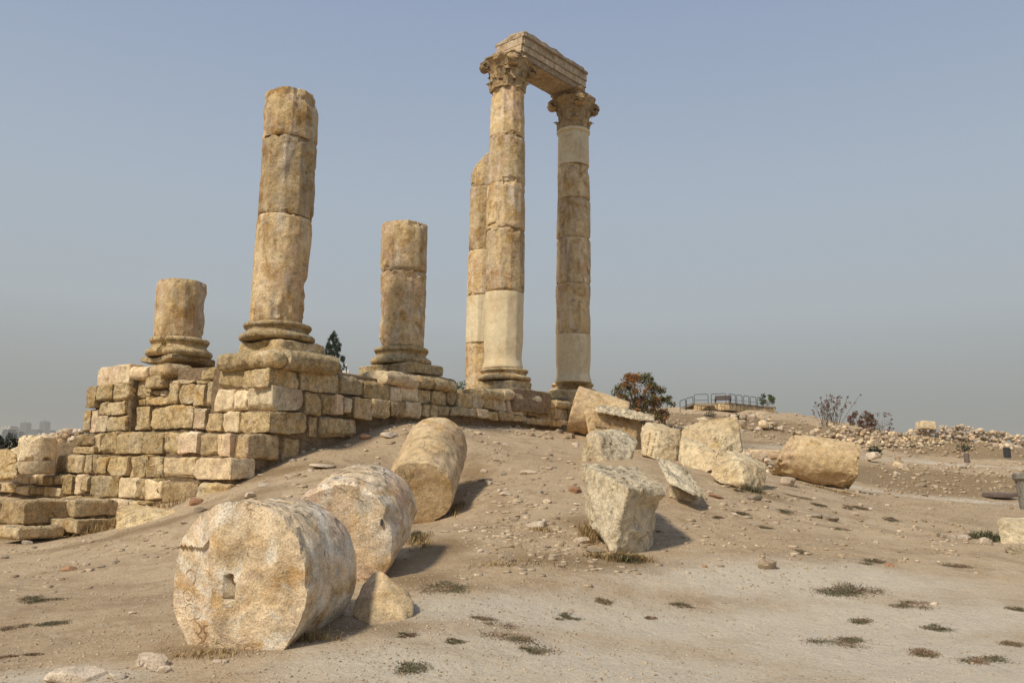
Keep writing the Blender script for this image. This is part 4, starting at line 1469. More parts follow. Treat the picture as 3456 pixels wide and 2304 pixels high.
# ------------------------------------------------------------------ broken blocks
def block(name, label, cat, pts, seed, mat, vox=.032, amp=.03, rough=.02, sm=3, parent=None, group=None, sharp=1.0):
    bm = bmesh.new()
    for hull_ in (pts if isinstance(pts[0], list) else [pts]):
        cen_ = np.mean(np.array(hull_), 0)
        vs = [bm.verts.new(cen_ + (np.array(p) - cen_) * 1.04) for p in hull_]
        bmesh.ops.convex_hull(bm, input=vs)
        for v_ in [v_ for v_ in bm.verts if not v_.link_faces]:
            bm.verts.remove(v_)
    me = bpy.data.meshes.new('tmp')
    bm.to_mesh(me)
    bm.free()
    o = bpy.data.objects.new('tmp', me)
    COL.objects.link(o)
    r_ = o.modifiers.new('r', 'REMESH')
    r_.mode = 'VOXEL'
    r_.voxel_size = vox
    s_ = o.modifiers.new('s', 'SMOOTH')
    s_.iterations = sm
    s_.factor = .5
    dg = bpy.context.evaluated_depsgraph_get()
    e = o.evaluated_get(dg)
    m2 = bpy.data.meshes.new_from_object(e)
    nv = len(m2.vertices)
    Vv = np.empty(nv * 3)
    m2.vertices.foreach_get('co', Vv)
    Vv = Vv.reshape(-1, 3)
    Nn = np.empty(nv * 3)
    m2.vertices.foreach_get('normal', Nn)
    Nn = Nn.reshape(-1, 3)
    bpy.data.objects.remove(o)
    s = seed * 3.7
    k = fbm(Vv * 1.7 + s, 5, seed % 91)
    k2 = np.abs(fbm(Vv * 4.5 + s, 4, seed % 87))
    k3 = fbm(Vv * 11 + s, 3, seed % 81)
    Vv = Vv + Nn * (amp * k * 1.6 - rough * k2 * 1.8 + rough * .6 * k3)[:, None]
    F_ = [tuple(p.vertices) for p in m2.polygons]
    ob = put(name, Vv, F_, mat, parent)
    return props(ob, label, cat, group)


def pf(cv, lst):
    return [at(*cv(x, y), Y_) for (x, y, Y_) in lst]


GB = 'fallen blocks on the slope'
# the biggest block, right of centre
d_ = lambda u, v: (u * K, v * K)
pD = pfg(d_, [(1338, 1080, 11.5), (1440, 1130, 10.25), (1503, 1142, 11.0), (1498, 1256, 11.0), (1480, 1284, 10.7), (1412, 1278, 10.4), (1398, 1250, 10.4), (1345, 1185, 11.4), (1450, 1260, 11.9), (1390, 1210, 12.2), (1450, 1090, 12.1),
              (1337, 1064, 11.6), (1462, 1072, 12.2), (1534, 1116, 10.9), (1530, 1137, 10.8), (1443, 1120, 10.2), (1440, 1158, 10.3), (1338, 1105, 11.6), (1508, 1165, 11.0), (1460, 1090, 12.4)], 5)
pD = [pD[:11], pD[11:]]
bD = block('stone_block', 'largest tilted block with black lichen standing at the foot of the slope', 'stone block', pD, 11, M_BLOCK, vox=.028, amp=.03, rough=.03, sm=2, group=GB)
pC = pfg(cF, [(655, 925, 16.0), (1085, 900, 16.4), (1348, 1062, 16.2), (1300, 1180, 15.8), (1195, 1412, 15.6), (860, 1400, 15.3), (500, 1385, 15.5), (505, 1290, 15.6), (590, 1080, 15.7), (760, 1000, 15.4), (700, 960, 16.9), (1250, 1060, 17.1), (1150, 1380, 16.8), (560, 1370, 16.6)], 5)
block('stone_block', 'rough boulder resting just above the largest tilted block', 'stone block', pC, 23, M_BLOCK, amp=.05, rough=.04, group=GB)
pE = pfg(cF, [(1425, 850, 18.3), (1490, 790, 18.6), (1700, 870, 18.2), (1700, 900, 17.9), (1990, 900, 18.1), (2015, 1000, 18.1), (1960, 1350, 17.9), (1900, 1390, 17.7), (1610, 1340, 17.5), (1420, 1260, 17.8), (1408, 1000, 18.0), (1600, 800, 19.2), (1950, 900, 19.0), (1950, 1330, 18.8), (1450, 1240, 18.8)], 7)
bE = block('stone_block', 'upright block with two vertical rows of carved beads', 'stone block', pE, 37, M_BLOCK2, amp=.035, rough=.025, sm=2, group=GB)
V0 = np.array([v.co[:] for v in bE.data.vertices]) + np.array(bE.location)
for (xa, ya, xb, yb) in ((1535, 950, 1480, 1270), (1625, 950, 1555, 1270)):
    mb = MB()
    P_, F_ = cube(2)
    Pn = P_ / np.linalg.norm(P_, axis=1, keepdims=True)
    for k in range(9):
        t = k / 8
        if random.random() < .12:
            continue
        c = ray_on(V0, *cF(xa + (xb - xa) * t, ya + (yb - ya) * t), None)
        mb.add(c + Pn * np.array([.030, .028, .036]), F_)
    mb.done('bead_row', M_BLOCK2, bE, smooth=True)
pF = pf(cG, [(320, 640, 20.0), (470, 560, 20.3), (885, 495, 20.0), (915, 600, 19.9), (950, 862, 19.7), (700, 900, 19.5), (330, 900, 19.7), (330, 700, 20.0), (900, 520, 20.6), (950, 850, 20.4), (360, 620, 20.8), (350, 880, 20.4)])
block('stone_slab', 'broad pale upright slab with slanting top behind the other blocks', 'stone slab', pF, 41, M_BLOCK2, amp=.02, rough=.02, sm=2, group=GB)
pG = pfg(cG, [(310, 720, 17.6), (330, 700, 18.2), (690, 845, 16.9), (690, 900, 16.6), (640, 1040, 16.4), (560, 1085, 16.5), (420, 1050, 16.9), (290, 980, 17.3), (285, 880, 17.4), (640, 880, 17.6), (600, 1050, 17.4), (400, 1000, 17.9)], 5)
block('stone_block', 'long rounded block with beaded upper edge lying before the pale slab', 'stone block', pG, 43, M_BLOCK2, amp=.03, rough=.02, group=GB)
pH = pfg(cG, [(700, 880, 16.5), (870, 862, 16.9), (1010, 890, 17.1), (1180, 990, 16.9), (1218, 1025, 16.5), (1205, 1180, 16.1), (1150, 1255, 15.9), (1050, 1292, 15.7), (950, 1240, 15.6), (720, 1190, 15.8), (612, 1100, 16.1), (650, 980, 16.3),
              (960, 985, 15.7), (985, 1180, 15.5), (1000, 1150, 17.2), (800, 1150, 17.4), (690, 880, 16.6), (715, 790, 16.8), (760, 765, 17.0), (845, 768, 16.9), (870, 870, 17.0), (700, 900, 17.4), (860, 880, 17.4)], 7)
pH = [pH[:16], pH[16:]]
block('stone_block', 'angular block between the rounded block and the long sideways drum', 'stone block', pH, 47, M_BLOCK2, amp=.04, rough=.03, sm=2, group=GB)
pI = pf(cG, [(52, 922, 14.4), (150, 950, 14.7), (385, 1040, 14.5), (430, 1110, 14.3), (545, 1290, 13.9), (530, 1340, 13.8), (400, 1300, 13.6), (180, 1200, 13.9), (120, 1090, 14.1), (80, 1000, 14.2), (350, 1060, 15.0), (480, 1260, 14.6)])
bI = block('cornice_fragment', 'small tilted cornice fragment with grey lichened top', 'cornice fragment', pI, 53, M_BLOCK, vox=.025, amp=.03, rough=.03, sm=2, group=GB)
pI2 = pfg(cG, [(178, 1170, 14.0), (220, 1210, 13.8), (520, 1350, 13.7), (545, 1300, 13.9), (515, 1412, 13.7), (440, 1400, 13.6), (180, 1340, 13.8), (165, 1280, 14.0), (300, 1260, 14.5), (480, 1360, 14.3)], 4)
block('lower_moulding', None, None, pI2, 59, M_BLOCK2, vox=.025, amp=.02, rough=.04, sm=3, parent=bI)
# entablature fragment with overhanging carved cornice
keb = onground(1473, 1036, 20.3)


def pfk(cv, lst):
    return [at(*cv(x, y), Y_ * keb) for (x, y, Y_) in lst]


eb = root('entablature_fragment', tuple(at(*cF(900, 900), 20.6 * keb)), 'entablature fragment with overhanging leafy cornice and carved frieze', 'entablature fragment', GB)
block('frieze_body', None, None, pfk(cF, [(540, 575, 20.6), (600, 540, 20.8), (740, 560, 20.4), (545, 640, 20.4), (720, 610, 20.0), (1340, 740, 20.2), (1430, 900, 20.4), (1410, 1220, 20.3), (1290, 1230, 20.0), (1240, 905, 20.1), (710, 830, 19.95), (615, 960, 19.9), (590, 800, 20.2), (700, 600, 21.6), (1350, 760, 21.6), (1380, 1200, 21.3), (700, 950, 21.3)]),
      61, M_CAP, amp=.02, rough=.015, sm=3, parent=eb)
block('cornice', None, None, pfk(cF, [(745, 545, 20.1), (860, 520, 20.4), (1380, 615, 20.6), (1590, 680, 20.6), (1600, 765, 20.2), (1450, 755, 20.05), (1350, 745, 20.0), (820, 632, 19.78), (735, 620, 19.86), (750, 600, 21.4), (900, 545, 21.2), (1560, 720, 21.2)]),
      67, M_BLOCK, vox=.028, amp=.03, rough=.05, sm=3, parent=eb)
P_, F_ = cube(2)
Pn = P_ / np.linalg.norm(P_, axis=1, keepdims=True)
mb = MB()
for k in range(24):
    t = k / 23
    if random.random() < .15:
        continue
    c = at(*cF(720 + (1210 - 720) * t, 838 + (915 - 838) * t), (19.90 + .2 * t) * keb)
    mb.add(c + Pn * np.array([.026, .022, .024]), F_)
mb.done('bead_row', M_CAP, eb, smooth=True)
for t in (.12, .45, .78):
    c = at(*cF(740 + 590 * t, 720 + 120 * t), (19.96 + .2 * t) * keb)
    mb = MB()
    for rr in (.12, .07):
        mb.tube([c + np.array([rr * math.cos(a), 0, rr * 1.2 * math.sin(a)]) for a in np.linspace(0, 5.6, 16)], .014, 6)
    mb.done('carved_scroll', M_CAP, eb, smooth=True)

# triangular rock beside the nearest drum and other named blocks
TR = pfg(d_, [(862, 1306, 7.1), (880, 1312, 6.85), (938, 1358, 6.8), (949, 1382, 6.75), (946, 1418, 6.6), (928, 1432, 6.45), (852, 1440, 6.35), (812, 1418, 6.6), (805, 1408, 6.9), (830, 1350, 6.9), (865, 1330, 7.5), (935, 1380, 7.3), (930, 1420, 7.2), (820, 1400, 7.4)], 6)
block('boulder', 'triangular boulder leaning between the two nearest fallen drums', 'boulder', TR, 71, M_DRUM2, vox=.018, amp=.02, rough=.018, sm=14)
block('stone_block', 'low squared block lying on the ground before the podium wall', 'stone block',
      pfg(cD, [(-170, 1065, 14.2), (100, 1055, 14.0), (215, 1085, 13.8), (560, 1130, 13.2), (555, 1230, 13.0), (320, 1330, 12.9), (-190, 1370, 13.2), (-180, 1150, 13.5), (60, 1060, 14.6), (520, 1120, 14.0), (-150, 1300, 14.3)], 6), 73, M_ASH, amp=.03, rough=.02)
block('stone_block', 'pale squared block cut by the right edge of the view', 'stone block',
      pfg(d_, [(2290, 1195, 14.6), (2300, 1187, 15.1), (2420, 1190, 15.0), (2430, 1250, 14.2), (2300, 1252, 14.1), (2292, 1225, 14.3), (2410, 1240, 15.2)], 4), 79, M_BLOCK2, amp=.02, rough=.02)
block('boulder', 'dark lichened rock below the pale block at the right edge', 'boulder',
      pfg(d_, [(2308, 1255, 13.2), (2325, 1246, 13.5), (2380, 1248, 13.5), (2400, 1285, 12.9), (2330, 1278, 12.8), (2310, 1268, 13.0), (2370, 1260, 13.9)], 4), 83, M_ASHG, amp=.03, rough=.03)
block('boulder', 'rough yellow rock on the low wall at the left edge', 'boulder', pf(cC, [(-120, 420, 18.6), (60, 395, 18.8), (215, 450, 18.6), (222, 600, 18.3), (190, 735, 18.1), (60, 750, 18.0), (-140, 740, 18.2), (150, 480, 19.6), (-100, 500, 19.8), (100, 700, 19.5)]),
      89, M_ASH, amp=.06, rough=.05)
block('boulder', 'pale flat rock leaning behind the yellow rock at left', 'boulder', pf(cC, [(120, 400, 19.8), (230, 350, 20.2), (260, 420, 20.0), (240, 470, 19.7), (60, 440, 19.7), (180, 400, 20.8)]), 91, M_ASHP, amp=.03, rough=.02)
# stub of a small column on the low wall at left
sb = at(*cC(420, 690), 18.6)
st = root('column_stub', tuple(sb), 'small two drum column stub on the low wall at the left', 'column')
pa, pb_, pc = at(*cC(420, 692), 18.6), at(*cC(424, 545), 18.6), at(*cC(448, 245), 18.6)
rr_ = 213 / 3.4836 * vdepth(pb_) / FPX
V_, F_ = drum(pa, pb_ - Z * .006, rr_, rr_, 603, facet=.002, gouge=0, chip=.02, row=.04, amp=.008)
put('drum', V_, F_, M_ASHP, st)
V_, F_ = drum(pb_ + Z * .006, pc, rr_ * .98, rr_ * .95, 611, facet=.002, gouge=.3, chip=.25, row=.04, amp=.03)
put('drum', V_, F_, M_ASHP, st)
# carved upper fragment on left course already in podium; far right: grey pedestal and slab
M_PED = stone_mat('grey_pedestal_stone', (0.25, 0.235, 0.20), (0.19, 0.175, 0.15), (0.2, 0.16, 0.11), lichen=0.6, ochre_amt=0.1, streak=0.2, bump=0.6)
gp = at(2345 * K, 1150 * K, 21.0)
mbx = root('stone_pedestal', (gp[0] + .22, gp[1], gz(gp[0] + .2, gp[1])), 'grey stone pedestal with wider cap cut by the right edge', 'pedestal')
gx, gy = gp[0] + .26, gp[1]
g0 = gz(gx, gy) - .05
V_, F_ = lathe(np.array([gx, gy, 0]), [(g0, .26), (g0 + .4, .29), (g0 + .7, .31), (g0 + .78, .33)], 5, 40)
put('shaft', V_, F_, M_PED, mbx)
V_, F_ = lathe(np.array([gx, gy, 0]), [(g0 + .785, .34), (g0 + .82, .38), (g0 + .93, .38), (g0 + .97, .34)], 6, 40)
put('cap', V_, F_, M_PED, mbx)
W_, F_ = rstone(ground(2297, 1146) + np.array([0, 0, .10]), np.array([.97, .2, 0]), np.array([-.2, .97, 0]), Z, (.40, .30, .07), (.02,) * 3, .01, 5)
put('brown_slab', W_, F_, M_RUSTY, label='flat brown slab lying on the path near the right edge', cat='slab')


# ------------------------------------------------------------------ loose rocks
def rock_mesh(seed, n=5, sq=(1, .8, .6)):
    P_, F_ = cube(n)
    Q = P_ / (np.linalg.norm(P_, axis=1, keepdims=True) ** .72)
    Q = Q * np.array(sq)
    rs = np.random.default_rng(seed)
    for k in range(7):       # a few flat breaks
        d = rs.normal(size=3)
        d /= np.linalg.norm(d)
        off = rs.uniform(.5, .8) * np.abs(Q @ d).max()
        ex = Q @ d - off
        Q = Q - d * np.clip(ex, 0, None)[:, None] * .9
    Q = Q * (1 + .12 * fbm(Q * 1.6 + seed, 3, seed % 30))[:, None]
    return Q, F_


RM = []
for k in range(8):
    Q, F_ = rock_mesh(900 + k, 6, (1, random.uniform(.65, .95), random.uniform(.45, .75)))
    RM.append(mkmesh('rock', Q, F_, M_ROCK, True))
M_ROCKP = stone_mat('pale_rock', (0.62, 0.52, 0.40), (0.54, 0.42, 0.30), (0.5, 0.36, 0.22), lichen=0.2, ochre_amt=0.2, streak=0.0, bump=0.5, grain=1.6, vary=0.2)
M_ROCKR = stone_mat('reddish_rock', (0.46, 0.27, 0.165), (0.38, 0.21, 0.12), (0.36, 0.2, 0.1), lichen=0.2, ochre_amt=0.2, streak=0.0, bump=0.5, grain=1.6, vary=0.2)
M_ROCKG = stone_mat('grey_rock', (0.37, 0.30, 0.22), (0.29, 0.225, 0.16), (0.30, 0.2, 0.12), lichen=0.2, ochre_amt=0.1, streak=0.0, bump=0.5, grain=1.6, vary=0.2)


def rock(u, v, wpx, label, group=None, mat=None, flat=1.0, rotz=None, k=None, Y_=None, sink=.42):
    p = ground(u, v)
    s = wpx * K / 2 * vdepth(p) / FPX
    me = RM[k if k is not None else random.randrange(len(RM))]
    if mat is not None:
        me = me.copy()
        me.materials[0] = mat
    o = bpy.data.objects.new('rock', me)
    o.scale = (s, s, s * flat)
    o.rotation_euler = (random.uniform(-.2, .2), random.uniform(-.2, .2), random.uniform(0, 6.28) if rotz is None else rotz)
    zmin = min(vv.co[2] for vv in me.vertices)
    o.location = (p[0], p[1] + s * .5, gz(p[0], p[1] + s * .5) - zmin * s * flat * (1 - 2 * sink))
    link(o)
    return props(o, label, 'rock', group)


GR = 'single rocks lying on the ground'
for (u, v, wd, lab, mt, fl) in (
        (342, 1535, 78, 'blocky pinkish rock left of the nearest drum', M_ROCKP, 1.2),
        (375, 1545, 34, 'small white stone touching the blocky pinkish rock', M_ROCKP, 1.0),
        (496, 1527, 22, 'small white stone under the edge of the nearest drum', M_ROCKP, 1.0),
        (514, 1524, 18, 'smaller of two white stones beneath the nearest drum', M_ROCKP, 1.0),
        (155, 1313, 38, 'low reddish rock alone on the left foreground', M_ROCKR, .8),
        (303, 1410, 22, 'small beige stone alone between left edge and nearest drum', M_ROCKP, .8),
        (60, 1252, 26, 'pale chip of stone on the ground below the left steps', M_ROCKP, .9),
        (8, 1285, 22, 'grey stone at the left edge of the foreground', M_ROCKG, 1.0),
        (160, 1566, 140, 'wide pale rock half buried at the bottom left corner', M_ROCKP, .45),
        (266, 1566, 42, 'white stone at the bottom edge left of the drum', M_ROCKP, .8),
        (1767, 1308, 48, 'lone rounded tan rock on the flat right of centre', None, 1.1),
        (1618, 1302, 15, 'tiny orange stone near the foot of the right slope', M_ROCKR, 1.0),
        (2047, 1302, 25, 'small reddish rock alone on the right foreground', M_ROCKR, 1.0),
        (2150, 1392, 20, 'small beige stone beside the dark weeds at right', M_ROCKP, 1.0),
        (1813, 1118, 46, 'white rock propped under the long sideways drum', M_ROCKP, 1.1),
        (1322, 1137, 38, 'reddish brown rock left of the largest tilted block', M_ROCKR, 1.0),
        (1233, 1213, 56, 'flat pale rock on the middle of the slope', M_ROCKP, .6),
        (1257, 1158, 30, 'pale pointed stone halfway up the middle slope', M_ROCKP, 1.0),
        (1150, 1197, 26, 'small tan stone on the slope beside the third drum', None, .8),
        (1180, 1198, 22, 'dark grey stone on the slope beside the third drum', M_ROCKG, .9),
        (1172, 1290, 28, 'dark rounded stone on the gravel below the slope', M_ROCKG, .8),
        (1122, 1115, 26, 'white stone on the slope right of the third drum', M_ROCKP, .8),
        (1215, 1090, 40, 'light flat stone near the middle of the slope', M_ROCKP, .5),
        (1160, 1140, 34, 'light stone sunk in the sandy slope', M_ROCKP, .5),
        (1340, 1250, 50, 'flat pinkish stone at the left foot of the largest block', M_ROCKP, .6),
        (1368, 1270, 60, 'buried grey stone at the foot of the largest block', M_ROCKG, .4),
        (1512, 1252, 12, 'tiny white stone right of the largest block', M_ROCKP, 1.2),
        (1310, 1008, 32, 'round yellow rock under the leaning drum', None, 1.2),
        (1283, 995, 28, 'angular brown rock left of the leaning drum', M_ROCKG, .9),
        (838, 1012, 30, 'orange stained stone on the slope below the pedestal', M_ROCKR, .9),
        (895, 1010, 52, 'hollowed flat stone behind the third drum', M_ROCKP, .5),
        (742, 1078, 70, 'long thin pale slab on the slope near the wall', M_ROCKP, .35),
        (600, 1120, 44, 'white weathered stone by the lowest wall corner', M_ROCKP, .7),
        (575, 1143, 36, 'pale oval stone below the lowest wall corner', M_ROCKP, .7),
        (458, 1178, 34, 'grey rounded rock standing on the path edge', M_ROCKG, 1.2),
        (452, 1100, 1, '', None, 0),
        (422, 1206, 30, 'white chip before the grey rounded rock', M_ROCKP, .5),
        (445, 1160, 48, 'pink rock lying against the bottom wall course', M_ROCKR, 1.0),
        (500, 1180, 46, 'thin tan slab left of the second drum', None, .4),
        (2150, 1232, 34, 'tan rock in the row leading to the right edge', None, .9),
        (2186, 1238, 34, 'dark grey rock in the row leading to the right edge', M_ROCKG, .9),
        (2222, 1240, 32, 'pinkish rock in the row leading to the right edge', M_ROCKP, .9),
        (2268, 1252, 40, 'rounded pale rock in the row near the right edge', M_ROCKP, 1.0),
        (2240, 1228, 46, 'flat brown stone behind the rock row at right', M_ROCKG, .4),
        (2345, 1262, 1, '', None, 0),
        (2062, 1092, 24, 'white angular rock in the bank at right', M_ROCKP, 1.0),
        (2082, 1080, 32, 'yellow rock behind the white one in the bank', None, 1.1),
        (2120, 1121, 36, 'brown rock on the floor below the bank', M_ROCKG, .7),
        (2150, 1121, 16, 'round white stone on the floor below the bank', M_ROCKP, 1.0),
        (1920, 1092, 28, 'white stone right of the long sideways drum', M_ROCKP, .7),
        (1725, 1148, 60, 'brown flat rock below the angular block', M_ROCKG, .5),
        (1650, 1145, 44, 'reddish flat stone on the slope below the cornice fragment', M_ROCKR, .4),
        (1905, 1196, 56, 'low grey rock cluster stone in the middle of right slope', M_ROCKG, .5),
        (1870, 1188, 42, 'dark low rock on the right slope', M_ROCKG, .5)):
    if wd > 1:
        rock(u, v, wd, lab, GR, mt, fl)

# loose stones that nothing tells apart
GS = 'loose stones scattered over the slope'
spots = []
for k in range(170):
    zone = random.random()
    if zone < .35:
        u, v = random.uniform(1090, 1330), random.uniform(985, 1290)
    elif zone < .6:
        u, v = random.uniform(1500, 2300), random.uniform(1130, 1260)
    elif zone < .75:
        u, v = random.uniform(560, 900), random.uniform(1010, 1180)
    elif zone < .88:
        u, v = random.uniform(1150, 1350), random.uniform(1225, 1300)
    else:
        u, v = random.uniform(20, 400), random.uniform(1235, 1300)
    spots.append((u, v))
for (u, v) in spots:
    rock(u, v, random.uniform(7, 20) * (1 if v > 1000 else .8), 'small loose stone lying on the bare sandy slope', GS, random.choice((None, M_ROCKP, M_ROCKP, M_ROCKG)), random.uniform(.5, 1.0))


# gravel: countless grit
def gravel(name, n, ysel, smin, smax, mat, seed, dens=None):
    rg = np.random.default_rng(seed)
    Yv = np.exp(rg.uniform(math.log(ysel[0]), math.log(ysel[1]), n * 2))
    Xv = rg.uniform(-.74, .74, n * 2) * (Yv + .5)
    msk = fbm(np.stack([Xv * .35, Yv * .35, Xv * 0], -1), 4, seed) * 1.4 + rg.uniform(-.5, .6, n * 2) > 0.0
    Yv, Xv = Yv[msk][:n], Xv[msk][:n]
    n = len(Yv)
    Zv = height(Xv, Yv)
    sz = smin * (smax / smin) ** (rg.random(n) ** 3.0) * (0.6 + Yv / 14)
    P_, F_ = cube(1)
    base = P_ / np.linalg.norm(P_, axis=1, keepdims=True)
    jit = 1 + rg.uniform(-.35, .35, (n, 8, 3))
    q = base[None] * jit * np.stack([np.ones(n), rg.uniform(.6, 1, n), rg.uniform(.35, .75, n)], -1)[:, None]
    a = rg.uniform(0, 6.28, n)
    c_, s_ = np.cos(a)[:, None], np.sin(a)[:, None]
    W = np.empty_like(q)
    W[..., 0] = q[..., 0] * c_ - q[..., 1] * s_
    W[..., 1] = q[..., 0] * s_ + q[..., 1] * c_
    W[..., 2] = q[..., 2]
    W = W * sz[:, None, None] + np.stack([Xv, Yv, Zv + sz * .12], -1)[:, None]
    Fa = (F_[None] + (np.arange(n) * 8)[:, None, None]).reshape(-1, 4)
    put(name, W.reshape(-1, 3), Fa, mat, origin=np.zeros(3), smooth=False, kind='stuff', label='scattered gravel and grit on the bare ground')


M_GRAV = stone_mat('gravel_stone', (0.56, 0.45, 0.32), (0.38, 0.285, 0.185), (0.36, 0.245, 0.14), lichen=0.15, ochre_amt=0.35, streak=0.0, bump=0.2, grain=1.0, vary=0.0)
gravel('gravel', 72000, (4.2, 60), .0035, .017, M_GRAV, 5)


# ------------------------------------------------------------------ weeds and dry grass
def blades(name, n, cx, cy, rx, ry, h, mat, lay=0.0, wid=.004, seed=0, clump=6, **kw):
    rg = np.random.default_rng(seed)
    kc = rg.normal(size=(clump, 2)) * .45
    ci = rg.integers(0, clump, n)
    q = kc[ci] + rg.normal(size=(n, 2)) * .28
    x = cx + q[:, 0] * rx
    y = cy + q[:, 1] * ry
    z = height(x, y)
    a = rg.uniform(0, 6.28, n)
    L_ = h * rg.uniform(.5, 1.2, n)
    el = np.clip(rg.normal(1.2 - lay, .3, n), .03, 1.5)
    dx, dy, dz = np.cos(a) * np.cos(el), np.sin(a) * np.cos(el), np.sin(el)
    px, py = -np.sin(a), np.cos(a)
    w_ = wid * rg.uniform(.6, 1.6, n)
    b0 = np.stack([x - px * w_, y - py * w_, z], -1)
    b1 = np.stack([x + px * w_, y + py * w_, z], -1)
    mid = np.stack([x + dx * L_ * .55, y + dy * L_ * .55, z + dz * L_ * .6 + .004], -1)
    m0 = mid - np.stack([px * w_ * .8, py * w_ * .8, 0 * w_], -1)
    m1 = mid + np.stack([px * w_ * .8, py * w_ * .8, 0 * w_ + .002], -1)
    tip = np.stack([x + dx * L_ * 1.1, y + dy * L_ * 1.1, z + dz * L_ * .9 + .002], -1)
    W = np.stack([b0, b1, m1, m0, tip], 1).reshape(-1, 3)
    i = np.arange(n) * 5
    F_ = [(int(k), int(k) + 1, int(k) + 2, int(k) + 3) for k in i] + [(int(k) + 3, int(k) + 2, int(k) + 4) for k in i]
    return put(name, W, F_, mat, origin=np.array([cx, cy, gz(cx, cy)]), smooth=False, **kw)


GW = 'flat dry weed mats on the pale ground'
WL = [(1190, 1465, 62, 30, 'largest dark weed mat in the foreground left of centre'), (1480 + 480, 1363, 70, 16, 'long dark weed mat stretching right across the foreground'), (945, 1535, 46, 11, 'dry straw coloured weed mat at the bottom beside the nearest drum'),
      (1942, 1480, 58, 12, 'spread weed mat in the lower right foreground'), (2122, 1503, 46, 12, 'green centred weed mat at the lower right'), (2275, 1518, 50, 11, 'weed mat nearest the bottom right corner'), (2162, 1450, 28, 8, 'small green weed mat above the lower right ones'),
      (1980, 1428, 30, 8, 'small brown weed mat below the long dark one'), (1380, 1382, 24, 5, None), (1565, 1393, 22, 5, None), (1100, 1420, 30, 6, None), (1298, 1417, 22, 6, None), (1030, 1355, 60, 14, 'dark brown grass patch right of the second drum'),
      (118, 1433, 34, 7, 'thin green weed mat left of the nearest drum'), (105, 1378, 46, 8, 'long green weed strip in the left foreground'), (20, 1443, 26, 6, None), (1220, 1493, 36, 8, None), (1045, 1475, 20, 6, None), (940, 1460, 22, 4, None), (2085, 1388, 40, 7, None),
      (1840, 1270, 22, 5, None), (1700, 1180, 20, 4, None), (1800, 1175, 22, 4, None), (2000, 1290, 30, 4, None), (2200, 1300, 28, 5, None), (2320, 1480, 26, 7, None), (1650, 1188, 14, 4, None), (1760, 1215, 14, 4, None), (2330, 1400, 22, 5, None), (15, 1510, 22, 4, None), (75, 1505, 18, 3, None),
      (1490, 1420, 12, 3, None), (1830, 1140, 24, 5, None), (1880, 1160, 20, 4, None), (1970, 1170, 24, 4, None), (1930, 1215, 20, 4, None), (2050, 1195, 20, 4, None), (1700, 1130, 14, 4, None)]
for i, (u, v, rx, ry, lab) in enumerate(WL):
    p = ground(u, v)
    dd = vdepth(p)
    r_x = rx * K * dd / FPX
    r_y = ry * K * dd / FPX / max(.1, (CAM[2] - p[2]) / dd + .02)
    r_y = min(r_y, r_x * 1.2)
    n_ = int(min(4200, 420 + 16000 * r_x * r_y))
    blades('weed_mat', n_, p[0], p[1], r_x, r_y * .8, .022 if dd < 9 else .028, M_WEEDG if (lab and 'green' in lab and i % 2) else M_WEED, lay=1.12, wid=.0026 * max(1, dd / 8), seed=i + 3, clump=7,
           label=lab or 'small flat dry weed mat on the bare ground', cat='weed patch', group=GW)
# straw round the foot of the blocks
for (u, v, rx, ry, n_, h_, mt) in ((1360, 1235, .16, .35, 500, .16, M_STRAW), (1395, 1283, .28, .14, 420, .09, M_STRAW), (1470, 1290, .30, .12, 500, .10, M_STRAW), (1425, 1289, .2, .1, 260, .09, M_WEEDG), (690, 1470, .28, .10, 300, .08, M_STRAW), (480, 1505, .35, .10, 200, .05, M_STRAW),
                                   (960, 1250, .20, .4, 350, .10, M_STRAW), (965, 1235, .15, .3, 260, .10, M_WEEDG), (1060, 1170, .15, .5, 300, .10, M_STRAW), (1900, 1124, .9, .2, 400, .06, M_STRAW), (1755, 1135, .3, .2, 200, .12, M_WEEDG), (260, 1212, .9, .35, 900, .22, M_STRAW), (200, 1220, .8, .2, 500, .10, M_WEEDG),
                                   (2280, 1240, .16, .35, 400, .16, M_WEEDG), (1238, 1218, .2, .1, 200, .06, M_STRAW), (1180, 1300, .7, .2, 300, .05, M_STRAW)):
    p = ground(u, v)
    blades('dry_grass', n_, p[0], p[1], rx, ry, h_, mt, lay=.25, wid=.003 * max(1, p[1] / 9), seed=int(u + v), kind='stuff', label='dry grass tufts at the foot of stones')


# ------------------------------------------------------------------ background
def atz(U, V_, z):
    d = ray(U, V_)
    return CAM + d * ((z - CAM[2]) / d[2])


def leafcloud(cents, rads, per, size, seed, squash=.8):
    rg = np.random.default_rng(seed)
    cs = np.repeat(np.array(cents), per, 0)
    rs = np.repeat(np.array(rads), per)[:, None]
    d = rg.normal(size=cs.shape)
    d /= np.linalg.norm(d, axis=1, keepdims=True)
    p = cs + d * rs * (rg.random((len(cs), 1)) ** .5) * np.array([1, 1, squash])
    a = rg.normal(size=cs.shape)
    a /= np.linalg.norm(a, axis=1, keepdims=True)
    b = np.cross(a, rg.normal(size=cs.shape))
    b /= np.linalg.norm(b, axis=1, keepdims=True)
    s = size * rg.uniform(.6, 1.4, (len(cs), 1))
    W = np.stack([p - a * s, p + b * s * .45, p + a * s, p - b * s * .45], 1).reshape(-1, 3)
    F_ = np.arange(len(cs) * 4).reshape(-1, 4)
    return W, F_


